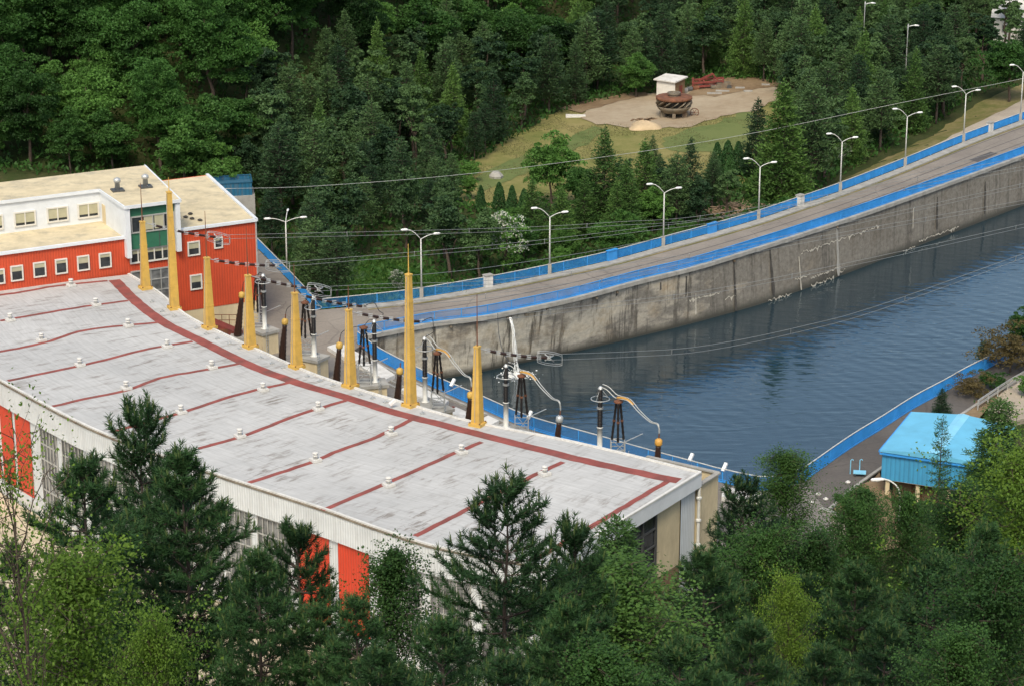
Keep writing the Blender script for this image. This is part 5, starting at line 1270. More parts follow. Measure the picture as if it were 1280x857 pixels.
def far_broad(H, Rr, nclump, per, leaf, mat, blossom=False, low=.2):
    cl = Cloud(); zc = H * (low + 1) / 2; hz = H * (1 - low) / 2
    lobes = [(np.array([rng.gauss(0, .32) * Rr, rng.gauss(0, .32) * Rr, zc + rng.uniform(-.45, .5) * hz]), rng.uniform(.45, .7)) for _ in range(7)]
    for k in range(nclump):
        c0, f = lobes[k % 7]; d = rand_dirs(1)[0]; d[2] = d[2] * .8 + .2
        c = c0 + d * np.array([Rr * f, Rr * f, hz * f * .95]) * rng.uniform(.75, 1.05); c[2] = min(max(c[2], H * low), H * .985)
        r = rng.uniform(.55, 1.35) * Rr * .25
        v = rand_dirs(per); v[:, 2] = np.abs(v[:, 2]) * .75 - .18
        p = c + v * r * nrg.uniform(.55, 1.1, (per, 1))
        k2 = int(per * rng.choice((.15, .3, .6))) if blossom and c[2] > H * .3 else 0
        if k2: cl.leaves(p[:k2], leaf * .8, leaf * .55, mat=1)
        cl.leaves(p[k2:], leaf, leaf * .62)
    tm = MB(); tm.tube(wobble((0, 0, -1), (rng.gauss(0, .3), rng.gauss(0, .3), H * .75), 6, .18), [H * .02, H * .017, H * .015, H * .012, H * .01, H * .007, H * .003], 6)
    for k in range(5):
        a = rng.uniform(0, 6.28); z = H * rng.uniform(.25, .5); tm.tube(wobble((0, 0, z), (Rr * .6 * math.cos(a), Rr * .6 * math.sin(a), z + H * .22), 4, .15), [H * .008, H * .006, H * .005, H * .003, H * .001], 5)
    mats = [LM[mat]] + ([LM['blossom']] if blossom else [])
    return cl.mesh('crown', mats), mesh_of(tm, 'trunk', M['bark']), H
def far_conifer(H, Rr, mat, step, nb, per, L, W, low, droop, power=.85, jit=.25, tuft=.5):
    cl = Cloud(); jit += .12; tm = MB(); tm.tube(wobble((0, 0, -1), (0, 0, H * .98), 6, .05), [H * .014, H * .013, H * .011, H * .008, H * .006, H * .003, .01], 6)
    z = H * low; ph = 0
    while z < H * .97:
        t = (z - H * low) / (H * (1 - low)); r = Rr * (max(.03, (1 - t)) ** power) * (.75 + .25 * min(1, t * 6))
        n = max(3, int(nb * (.45 + .55 * r / Rr)))
        for k in range(n):
            a = ph + 6.283 * k / n + rng.gauss(0, .3); l = r * rng.uniform(1 - jit, 1 + jit * .7); d = np.array([math.cos(a), math.sin(a), 0]); dz = droop * l + rng.gauss(0, .06) * l
            m = max(5, int(per * l / Rr) + 4); u = nrg.uniform(.25, 1.0, m) ** .7
            p = np.array([0, 0, z]) + d * (u * l)[:, None] + np.array([0, 0, 1]) * (dz * u * u)[:, None] + nrg.normal(size=(m, 3)) * np.array([tuft, tuft, tuft * .55]) * (.35 + .4 * l / Rr)
            cl.leaves(p, L, W, axis=d * .8 + np.array([0, 0, .45]), spread=.55)
            if l > Rr * .4: tm.tube([(0, 0, z), (d[0] * l * .8, d[1] * l * .8, z + dz * .7)], [.05, .015], 4, False)
        z += step * rng.uniform(.75, 1.2); ph += 1.1
    p = np.array([0, 0, H]) - np.abs(nrg.normal(size=(14, 1))) * np.array([0, 0, .5]) + nrg.normal(size=(14, 3)) * .1
    cl.leaves(p, L * .8, W, axis=np.array([0, 0, 1.0]), spread=.3)
    return cl.mesh('crown', [LM[mat]]), mesh_of(tm, 'trunk', M['bark_dark']), H
def thuja(H, Rr):
    cl = Cloud(); n = 2600; t = nrg.uniform(0, 1, n); a = nrg.uniform(0, 6.283, n); r = Rr * np.sqrt(np.clip(1 - t, 0, 1)) * (.35 + .65 * np.minimum(1, t * 5 + .3)) * nrg.uniform(.75, 1.05, n) * (1 + .12 * np.sin(a * 5 + t * 9))
    p = np.stack([r * np.cos(a), r * np.sin(a), .15 + t * (H - .2)], 1); cl.leaves(p, .34, .14, axis=np.array([0, 0, 1.0]), spread=.4)
    tm = MB(); tm.tube([(0, 0, -.5), (0, 0, H * .7)], [.12, .03], 6); return cl.mesh('crown', [LM['thuja']]), mesh_of(tm, 'trunk', M['bark']), H

def near_pine(H, Rr, low, sparse=1.0, seed=0, open_top=0):
    rng.seed(seed); tb = []; td = []; tmk = []
    tm = MB(); tr = wobble((0, 0, -1.5), (rng.gauss(0, .15), rng.gauss(0, .15), H), 9, .06)
    tm.tube(tr, [.2 - .185 * i / 9 for i in range(10)], 7)
    z = H * low
    def axis_at(z): t = (z + 1.5) / (H + 1.5) * 9; i = min(8, int(t)); return tr[i].lerp(tr[i + 1], t - i)
    ph = rng.uniform(0, 6)
    while z < H - .25:
        t = (H - z); l0 = min(Rr * (.85 + .15 * rng.random()), .4 + .6 * t ** .9) if not open_top else min(Rr, .6 + .75 * t ** .75)
        l0 *= (.72 + .28 * min(1, (z - H * low) / 2.0 + .3))
        n = rng.choice((4, 5, 5, 6)); ph += .6
        for k in range(n):
            if rng.random() > sparse: continue
            a = ph + 6.283 * k / n + rng.gauss(0, .22); L = l0 * rng.uniform(.62, 1.1)
            el = (.95 if t < .9 else .6 if t < 2 else .3 if t < 4.5 else .12) + rng.gauss(0, .12); o = axis_at(z); h = Vector((math.cos(a), math.sin(a), 0)); K = 6; pts = [o]
            for q in range(K):
                e = el + .35 * (q / K) ** 2 if t > 1.2 else el + .25 * q / K; pts.append(pts[-1] + (h * math.cos(e) + Vector((0, 0, math.sin(e)))) * (L / K))
            tm.tube(pts, [max(.012, .055 * (L / Rr) * (1 - q / (K + .6))) for q in range(K + 1)], 5, False)
            sidev = Vector((-h.y, h.x, 0)); s = L * .22; side = 1
            while s < L - .05:
                f = s / L * K; i = min(K - 1, int(f)); p = pts[i].lerp(pts[i + 1], f - i); dr = (pts[i + 1] - pts[i]).normalized()
                sl = min(1.25, .3 + (L - s) * .5) * rng.uniform(.7, 1.15); dd = (dr * .75 + sidev * side * .85 + Vector((0, 0, rng.uniform(.12, .5)))).normalized()
                end = p + dd * sl + Vector((0, 0, .14 * sl)); tm.tube([p, p.lerp(end, .6) + Vector((0, 0, -.03)), end], [.018, .013, .007], 4, False)
                m = max(1, int(sl / .17))
                for w in range(m):
                    g = (w + 1) / m; tb.append(p.lerp(end, g)); td.append((dd + Vector((0, 0, .35 * g + (.5 if w == m - 1 else 0)))).normalized()); tmk.append(1 if w == m - 1 else 0)
                side = -side; s += rng.uniform(.2, .36)
            for g in (.55, .7, .85, 1.0):
                f = g * K; i = min(K - 1, int(f - 1e-6)); tb.append(pts[i].lerp(pts[i + 1], f - i)); dr = (pts[i + 1] - pts[i]).normalized(); td.append((dr + Vector((0, 0, .5 if g == 1 else .1))).normalized()); tmk.append(2 if g == 1 else 0)
        z += (.34 + .3 * min(1, t / 5)) * rng.uniform(.8, 1.25)
    for s in range(5): tb.append(axis_at(H - .22 * s)); td.append(Vector((0, 0, 1))); tmk.append(2 if s == 0 else 0)
    B = np.array([tuple(v) for v in tb]); D = np.array([tuple(v) for v in td]); K_ = np.array(tmk); cl = Cloud()
    n = 28; base = np.repeat(B, n, 0) + np.repeat(D, n, 0) * nrg.uniform(-.13, .13, (len(B) * n, 1)); ax = np.repeat(D, n, 0)
    pr = rand_dirs(len(base)); pr = unit(pr - (pr * ax).sum(1, keepdims=True) * ax); an = nrg.uniform(.35, 1.25, (len(base), 1))
    d = unit(ax * np.cos(an) + pr * np.sin(an)); cl.needles(base, d, nrg.uniform(.16, .28, len(base)), .028, 0)
    T = np.where(K_ >= 1)[0]; T = T[nrg.random(len(T)) < np.where(K_[T] == 2, .95, .35)]
    n = 9; cb = np.repeat(B[T], n, 0); cdv = unit(np.repeat(D[T], n, 0) * .35 + np.array([0, 0, .9]) + nrg.normal(size=(len(cb), 3)) * .07)
    cb = cb + cdv * nrg.uniform(0, .16, (len(cb), 1)); cl.needles(cb, cdv, nrg.uniform(.16, .32, len(cb)), .034, 1)
    return cl.mesh('crown', [LM['npine'], LM['ncandle']]), mesh_of(tm, 'trunk', M['bark_dark']), H + 1.0
def near_leafy(H, Rr, mat, nbr, leaf, dens, low=.25, bark='bark', droop=0.0, seed=0, up=.7, clump=.42):
    rng.seed(seed); tm = MB(); tr = wobble((0, 0, -1.5), (rng.gauss(0, .3), rng.gauss(0, .3), H * .97), 9, .1); tm.tube(tr, [H * .011 * (1 - i / 9.6) + .008 for i in range(10)], 7)
    cen = []; limb = []
    for k in range(nbr):
        f = low + (1 - low) * ((k + rng.random()) / nbr) ** .9; z = H * f; t = (z + 1.5) / (H + 1.5) * 9; i = min(8, int(t)); o = tr[i].lerp(tr[i + 1], t - i)
        prof = math.sin(min(1, max(0, (1 - f) / (1 - low))) ** .75 * math.pi * .86 + .12) if low < .5 else 1
        L = max(.35, Rr * prof * rng.uniform(.6, 1.12)); a = k * 2.4 + rng.gauss(0, .35); el = up + rng.gauss(0, .15) + .5 * f; h = Vector((math.cos(a), math.sin(a), 0)); pts = [o]; K = 6
        for q in range(K):
            e = el - (1.0 + droop) * (q / K) * .6 - droop * (q / K); pts.append(pts[-1] + (h * math.cos(e) + Vector((0, 0, math.sin(e)))) * (L / K) + Vector((rng.gauss(0, .03), rng.gauss(0, .03), 0)) * L)
        nf0 = len(tm.f); tm.tube(pts, [max(.006, .009 * L * (1 - q / (K + .3))) for q in range(K + 1)], 5, False); limb += range(nf0, len(tm.f))
        for q in range(2, K + 1):
            for j in range(3):
                p = pts[q] if j == 0 else pts[q - 1].lerp(pts[q], rng.random()); e = p + Vector((rng.gauss(0, 1), rng.gauss(0, 1), rng.gauss(.15, .6) - droop)) * (.17 * L + .12)
                if j: nf0 = len(tm.f); tm.tube([p, e], [.012, .004], 3, False); limb += range(nf0, len(tm.f))
                cen.append(((e.x, e.y, e.z), .5 + .5 * L / Rr))
    cl = Cloud()
    C = np.array([c[0] for c in cen]); S_ = np.array([c[1] for c in cen]); nn = int(dens); p = np.repeat(C, nn, 0) + nrg.normal(size=(len(C) * nn, 3)) * np.array([clump, clump, clump * (.75 + droop)]) * np.repeat(S_, nn)[:, None]
    if droop: p[:, 2] -= np.abs(nrg.normal(size=len(p))) * droop * .6
    cl.level(p, leaf, leaf * .75); tme = mesh_of(tm, 'trunk', M[bark]); tme.materials.append(M['bark'])
    for q in limb: tme.polygons[q].material_index = 1
    return cl.mesh('crown', [LM[mat]]), tme, H
def near_spruce(H, Rr, mat, seed=0, sparse=1.0, droop=-.12, dens=1.0):
    rng.seed(seed); tm = MB(); tm.tube(wobble((0, 0, -1.5), (0, 0, H), 8, .03), [.15 - .143 * i / 8 for i in range(9)], 7); P_, D_2 = [], []
    z = H * .08; ph = 0
    while z < H - .15:
        t = 1 - z / H; l0 = .12 + Rr * t ** .8; n = 5 if t > .15 else 4; ph += .8
        for k in range(n):
            if rng.random() > sparse: continue
            a = ph + 6.283 * k / n + rng.gauss(0, .2); L = l0 * rng.uniform(.65, 1.1); h = Vector((math.cos(a), math.sin(a), 0)); e0 = .55 if t < .25 else .1; end = Vector((0, 0, z)) + h * L + Vector((0, 0, L * (e0 + droop) * .6)); o = Vector((0, 0, z)); mid = o.lerp(end, .5) + Vector((0, 0, .08 * L))
            tm.tube([o, mid, end], [.03 * t + .01, .02 * t + .006, .004], 4, False); sd = Vector((-h.y, h.x, 0)); m = int(L / .12) + 1
            for w in range(m):
                g = (w + 1) / m; p = (o.lerp(mid, g * 2) if g < .5 else mid.lerp(end, g * 2 - 1)); P_.append(p); D_2.append((end - o).normalized())
                for s_ in (-1, 1):
                    sl = (1 - g) * L * .5 + .1
                    for x in range(max(1, int(sl / .12))):
                        y = (x + 1) * .12; P_.append(p + (sd * s_ * .8 + (end - o).normalized() * .6) * y + Vector((0, 0, -.1 * y))); D_2.append((sd * s_ * .8 + (end - o).normalized() * .6).normalized())
        z += (.2 + .28 * t) * rng.uniform(.8, 1.2)
    for q in range(6): P_.append(Vector((0, 0, H - .1 * q))); D_2.append(Vector((0, 0, 1)))
    B = np.array([tuple(v) for v in P_]); D = np.array([tuple(v) for v in D_2]); n = max(2, int(7 * dens)); cl = Cloud(); b = np.repeat(B, n, 0) + nrg.normal(size=(len(B) * n, 3)) * .05; d = unit(np.repeat(D, n, 0) * .8 + nrg.normal(size=b.shape) * .55)
    cl.needles(b, d, nrg.uniform(.09, .17, len(b)), .035); return cl.mesh('crown', [LM[mat]]), mesh_of(tm, 'trunk', M['bark_dark']), H

KIND = {}
KIND['broad'] = [far_broad(17, 5.0, 175, 120, .37, 'broad', low=.12) for _ in range(4)]
KIND['broad2'] = [far_broad(12, 4.2, 110, 105, .4, 'broad2', low=.05) for _ in range(3)]
KIND['pine'] = [far_conifer(15, 3.1, 'pine', .48, 10, 40, .5, .15, lo, .12, pw, .3, .5) for lo, pw in ((.1, .7), (.2, .5), (.3, .55), (.08, .45), (.15, .62))]
KIND['scots'] = [far_broad(13, rr_, 62, 80, .42, 'pine', low=lo_) for rr_, lo_ in ((2.7, .2), (2.3, .3), (3.0, .15), (2.5, .1))]
KIND['larchbig'] = [far_conifer(15, 3.0, 'larchbig', .36, 11, 52, .42, .15, .02, -.12, .72, .25, .45)]
KIND['larch'] = [far_conifer(15, 2.9, 'larch', .38, 10, 46, .42, .15, .03, -.1, .8, .3, .45) for _ in range(2)]
KIND['thuja'] = [thuja(5, .95), thuja(5, 1.1)]
KIND['bush'] = [far_broad(4, 2.2, 50, 60, .24, 'broad2', low=.0) for _ in range(2)]
KIND['blossom'] = [far_broad(6, 2.5, 70, 70, .26, 'broad2', True, low=.02)]
KIND['npine'] = [near_pine(16, 2.7, .12, .9, 3), near_pine(16, 2.3, .18, .85, 5), near_pine(15, 3.2, .2, .72, 8, 1), near_pine(13, 2.0, .1, .8, 13, 1)]
KIND['nspruce'] = [near_spruce(12, 2.2, 'nspruce', 4), near_spruce(12, 1.6, 'nspruce', 6, .7, -.05, .5)]
KIND['nbirch'] = [near_leafy(13, 2.9, 'nbirch', 74, .1, 34, .1, 'birch_bark', .22, 21, .85, .27), near_leafy(13, 2.9, 'nleaf2', 62, .11, 40, .1, 'bark', .15, 22, .85, .23)]
KIND['nleaf'] = [near_leafy(12, 3.8, 'nleaf', 64, .1, 38, .12, 'bark', .1, 31, .7, .25), near_leafy(11, 3.8, 'nleaf2', 64, .11, 40, .06, 'bark', .1, 33, .75, .24), near_leafy(12, 3.4, 'nleaf2', 56, .11, 44, .1, 'bark', .1, 35, .95, .22), near_leafy(12, 4.0, 'nleaf', 34, .09, 9, .2, 'bark', .06, 37, .75, .25)]
KIND['brownbush'] = [far_broad(5, 3, 75, 80, .2, 'brownbush', low=0)]
rng.seed(99)
PROTO = {}
TREES = []
def tree(name, kind, var, base, scale, label, group=None, cat='tree', wide=1.0, rz=None):
    cr, tk, H = KIND[kind][var % len(KIND[kind])]
    r = thing(name, label, cat, base, rng.uniform(0, 6.28) if rz is None else rz, group); r.scale = (scale * wide, scale * wide, scale)
    key = (kind, var % len(KIND[kind]))
    if key not in PROTO:
        a = bpy.data.objects.new('crown', cr); b = bpy.data.objects.new('trunk' if cat == 'tree' else 'stem', tk); PROTO[key] = (a, b)
    else:
        a, b = PROTO[key][0].copy(), PROTO[key][1].copy()
        b.name = 'trunk' if cat == 'tree' else 'stem'
    for o in (a, b): o.parent = r; COL.objects.link(o)
    TREES.append((base.x, base.y)); return r
def put(name, kind, var, px, yb, yt, label, group=None, cat='tree', wide=1.0):      # far: foot on the terrain under (px, yb), top at height yt
    g = G(px, yb); zt = PY(px, yt, g.y).z; return tree(name, kind, var, g, (zt - g.z) / KIND[kind][var % len(KIND[kind])][2], label, group, cat, wide)
def near(name, kind, var, px, yt, Y, label, group=None, cat='tree', wide=1.0, sink=.3, maxh=99):
    t = PY(px, yt, Y); z = terrain(t.x, Y) - sink; h = t.z - z
    return tree(name, kind, var, Vector((t.x, Y, z)), h / KIND[kind][var % len(KIND[kind])][2], label, group, cat, wide)

# named trees of the middle distance
put('broadleaf_tree', 'broad2', 0, 690, 262, 167, 'round mid-green broadleaf tree on the near edge of the meadow', None, 'tree', 1.0)
put('larch_tree', 'larch', 0, 755, 290, 158, 'tall green larch in front of the sand pile, pointing into the meadow', None, 'tree', 1.35)
put('larch_tree', 'larch', 1, 805, 283, 172, 'green larch just right of the tall larch below the sand pile', None, 'tree', 1.45)
put('larch_tree', 'larch', 0, 730, 300, 215, 'pale green larch beside the road lamp, lower than the tall larch behind it', None, 'tree', 1.3)
put('larch_tree', 'larch', 1, 770, 306, 222, 'yellowish larch close behind the railing, between two road lamps', None, 'tree', 1.3)
put('pine_tree', 'pine', 0, 862, 275, 171, 'dark slender pine right of the larches below the turbine runner')
put('pine_tree', 'pine', 1, 845, 285, 190, 'dark broad pine left of the lamp before the brushwood pile', None, 'tree', 1.2)
put('pine_tree', 'pine', 0, 815, 232, 168, 'small dark pine tip showing between the larches and the meadow')
put('pine_tree', 'pine', 2, 890, 262, 196, 'dark low pine beside the thuja row', None, 'tree', 1.3)
put('larch_tree', 'larchbig', 0, 975, 256, 98, 'big bright green pyramid-shaped larch at the right end of the clearing', None, 'tree', 1.3)
TREES += [(TREES[-1][0] + a, TREES[-1][1] + b) for a, b in ((0, -4), (3, -3), (-3, -3), (0, -7))]
put('pine_tree', 'pine', 0, 945, 225, 122, 'dark pine with ragged edge touching the clearing, left of the big larch', None, 'tree', 1.1)
put('pine_tree', 'pine', 1, 1012, 240, 100, 'dark pine close behind the right side of the big bright larch', None, 'tree', 1.15)
put('pine_tree', 'pine', 0, 1000, 215, 118, 'dark slim pine squeezed behind the big bright larch')
put('larch_tree', 'larch', 1, 1062, 205, 105, 'light green larch behind the white-blossomed bush on the road verge', None, 'tree', 1.2)
put('larch_tree', 'larch', 0, 1140, 165, 60, 'pale green larch in the right-hand pine wood, above the second lamp from the right', None, 'tree', 1.1)
put('pine_tree', 'pine', 2, 1100, 190, 82, 'dark pine right of the light green larch at the road verge', None, 'tree', 1.15)
put('pine_tree', 'pine', 1, 1030, 190, 72, 'broad dark pine behind the right-hand wood edge', None, 'tree', 1.2)
put('pine_tree', 'pine', 2, 1170, 155, 52, 'dark pine at the right end of the road-verge wood', None, 'tree', 1.2)
put('broadleaf_tree', 'broad2', 1, 1260, 128, 50, 'round light green tree at the right edge above the last road lamp', None, 'tree', 1.3)
put('broadleaf_tree', 'broad2', 2, 795, 123, 62, 'bright green broadleaf tree directly left of the white hut', None, 'tree', 1.0)
for kd, vr, x, yb_, yt_, lb_, wd_ in (('larch', 1, 665, 312, 222, 'green larch behind the blossomed bush, left of the second road lamp', 1.4), ('larch', 0, 702, 312, 232, 'low green larch directly behind the second road lamp', 1.5), ('larch', 0, 782, 300, 200, 'green larch between the two tall ones and the railing', 1.4), ('broad2', 1, 728, 280, 205, 'leafy green tree filling the gap left of the tall larch', 1.0),
        ('scots', 0, 836, 270, 200, 'dark rounded pine right of the third road lamp', 1.2), ('scots', 2, 872, 288, 222, 'dark rounded pine behind the railing below the slender pine', 1.3), ('scots', 1, 908, 272, 212, 'dark rounded pine below the thuja tuft', 1.3), ('scots', 2, 600, 352, 262, 'dark rounded pine left of the big blossomed bush', 1.2), ('scots', 0, 562, 350, 240, 'dark rounded pine right of the first road lamp', 1.2), ('broad2', 2, 655, 330, 270, 'leafy green tree between the blossomed bush and the railing', 1.1),
        ('broad2', 0, 815, 290, 235, 'leafy green tree behind the railing left of the third lamp', 1.1)):
    put({'larch': 'larch_tree', 'broad2': 'broadleaf_tree', 'scots': 'pine_tree'}[kd], kd, vr, x, yb_, yt_, lb_, None, 'tree', wd_)
put('blossom_bush', 'blossom', 0, 630, 342, 262, 'big white-blossomed bush between the pines and the second road lamp', None, 'bush', .95)
put('blossom_bush', 'blossom', 0, 497, 372, 336, 'small white-blossomed bush at the railing left of the first road lamp', None, 'bush', .8)
put('blossom_bush', 'blossom', 0, 1054, 208, 178, 'small white-blossomed bush behind the road lamp of the verge', None, 'bush', .9)
for k, (x, yt, h) in enumerate(((601, 232, 26), (624, 228, 30), (640, 232, 30), (655, 236, 28))): put('thuja_bush', 'thuja', k, x, yt + h + 8, yt, 'dark columnar thuja below the boulder, %s of the row' % ordi[k], 'dark thujas below the boulder', 'bush', 1.1)
for k, (x, yt, h) in enumerate(((896, 178, 34), (909, 176, 38), (922, 177, 36), (934, 184, 32), (912, 194, 36))): put('thuja_bush', 'thuja', k, x, yt + h + 6, yt, 'dark columnar thuja left of the big bright larch, %s' % ['leftmost of the tuft', 'second of the tuft', 'third of the tuft', 'rightmost of the tuft', 'in front of the tuft'][k], 'dark thujas by the big larch', 'bush', 1.15)
# filling woods, one tree at a time
rb_poly = [F(LEFT, 3), F(-3, 3), Bk(-4, D_ + 4), Bk(LEFT, D_ + 4)]
meadow_w = [G(x, y) for x, y in [(585, 248), (592, 205), (645, 176), (702, 142), (735, 131), (800, 119), (900, 103), (945, 100), (975, 112), (985, 190), (930, 225), (820, 232), (700, 255), (605, 258)]]
lush_w = [G(x, y) for x, y in [(425, 338), (455, 322), (500, 327), (560, 345), (585, 375), (470, 381), (405, 384)]]
pathw = [G(x, y) for x, y in [(975, 268), (1040, 228), (1100, 196), (1180, 150), (1230, 118), (1300, 90), (1420, 50), (1420, 90), (1275, 150), (1050, 240)]]
stair_w = [(-46, 262), (-36, 262), (-31, 285), (-31, 304), (-42, 304)]
zone_lab = {
 ('broad', 'L'): ('dark green broadleaf tree in the dense wood on the slope above the red building', 'broadleaf trees on the slope above the red building'),
 ('broad2', 'L'): ('paler green bushy tree in the front row of the wood behind the red building', 'pale bushy trees behind the red building'),
 ('broad', 'M'): ('dark broadleaf tree on the upper slope above the pine belt and the meadow', 'broadleaf trees above the pine belt'),
 ('broad2', 'M'): ('lighter green broadleaf tree among the dark trees on the upper middle slope', 'lighter trees on the upper middle slope'),
 ('pine', 'B'): ('dark pine in the belt between the plaza railing and the meadow', 'pines of the belt left of the meadow'),
 ('larch', 'B'): ('greener larch standing among the dark pines of the belt left of the meadow', 'larches among the belt pines'),
 ('pine', 'R'): ('dark pine in the wood behind the dirt yard and the road verge', 'pines behind the dirt yard and road verge'),
 ('larch', 'R'): ('greener larch among the dark pines behind the dirt yard', 'larches behind the dirt yard'),
 ('broad', 'R'): ('dark broadleaf tree along the top edge behind the right-hand pines', 'broadleaf trees behind the right-hand pines'),
 ('pine', 'N'): ('dark pine close behind the far road railing, below the meadow', 'pines behind the far railing'),
 ('broad2', 'N'): ('leafy green undergrowth tree close behind the far road railing', 'leafy trees behind the far railing'),
 ('bush', 'N'): ('low green bush behind the far road railing', 'low bushes behind the far railing'),
}
tname = {'broad': 'broadleaf_tree', 'broad2': 'broadleaf_tree', 'pine': 'pine_tree', 'larch': 'larch_tree', 'bush': 'bush'}
cnt = {}
def dist_road(x, y): return y - lerp_tab(fence_tab, x)
yy = 258.0
while yy < 520:
    step = 5.4 if yy < 400 else 6.2
    xx = -105 + rng.uniform(0, step)
    while xx < 130:
        x = xx + rng.uniform(-1.4, 1.4); y = yy + rng.uniform(-1.6, 1.6); xx += step
        z = terrain(x, y); px, py = proj((x, y, z))
        if not (-45 < px < 1330) or py < -14: continue
        if inside([(p.x, p.y) for p in rb_poly], x, y) or inside(meadow_w, x, y) or inside(lush_w, x, y) or inside(pathw, x, y) or inside(stair_w, x, y): continue
        if x < -36 and y < 270 + max(0, (x + 60)) * .3: continue
        if dist_road(x, y) < (4.5 if px > 520 else 4): continue
        if px > 1180 and 45 < py < 130 and rng.random() < .65: continue
        # which wood is this?
        if px < 300: zn = 'L'; kind = 'broad2' if py > 140 and rng.random() < .75 else 'broad'
        elif px < 720 and py > 95 + max(0, (420 - px)) * .35 and not (px > 640 and py < 130) and not (px > 585 and py > 205): zn = 'B'; kind = 'pine' if rng.random() < .93 else 'larch'
        elif px < 690 and py < 140: zn = 'M'; kind = 'broad' if rng.random() < .82 else 'broad2'
        elif py < 132: zn = 'R'; kind = 'broad' if (py < 42 and rng.random() < .75) else ('larch' if rng.random() < .08 else 'pine')
        elif px > 985 and py < 250: zn = 'R'; kind = 'pine' if rng.random() < .85 else 'larch'
        else: zn = 'N'; kind = rng.choice(('pine', 'broad2', 'bush', 'bush'))
        if kind == 'broad' and zn != 'L' and rng.random() < .25: continue
        if zn == 'B' and py > 255 and px > 370 and rng.random() < .2: continue
        if min((x - a) ** 2 + (y - b) ** 2 for a, b in TREES) < (3.4 if kind in ('pine', 'larch') else 2.6 if kind == 'bush' else 4.8) ** 2: continue
        if kind == 'pine' and rng.random() < (.3 if zn == 'B' and py > 240 else .5): kind = 'scots'
        h = {'broad': rng.uniform(13, 19), 'broad2': rng.uniform(8, 12), 'pine': rng.uniform(8, 15), 'scots': rng.uniform(8, 14), 'larch': rng.uniform(12, 16), 'bush': rng.uniform(1.8, 3.6)}[kind]
        if zn == 'N' and kind != 'bush': h = rng.uniform(4, 7) if px > 720 else rng.uniform(3, 5)
        if zn == 'B' and kind == 'pine': h = rng.uniform(9, 15)
        if zn == 'B' and py > 290: h = rng.uniform(9, 12)
        if zn == 'B' and px > 530 and py > 185: h = rng.uniform(7.5, 9.5)
        var = rng.randrange(9) if not (zn == 'B' and py > 240) else 2
        lb, gr = zone_lab[('pine' if kind == 'scots' else kind, zn)]
        H0 = KIND[kind][var % len(KIND[kind])][2]
        tree(tname.get(kind, 'pine_tree'), kind, var, Vector((x, y, z)), h / H0, lb, gr, 'bush' if kind == 'bush' else 'tree', rng.uniform(.95, 1.25) if kind != 'broad' else rng.uniform(.9, 1.15))
        cnt[(kind, zn)] = cnt.get((kind, zn), 0) + 1
    yy += step * .9
print('far trees', cnt, sum(cnt.values()))

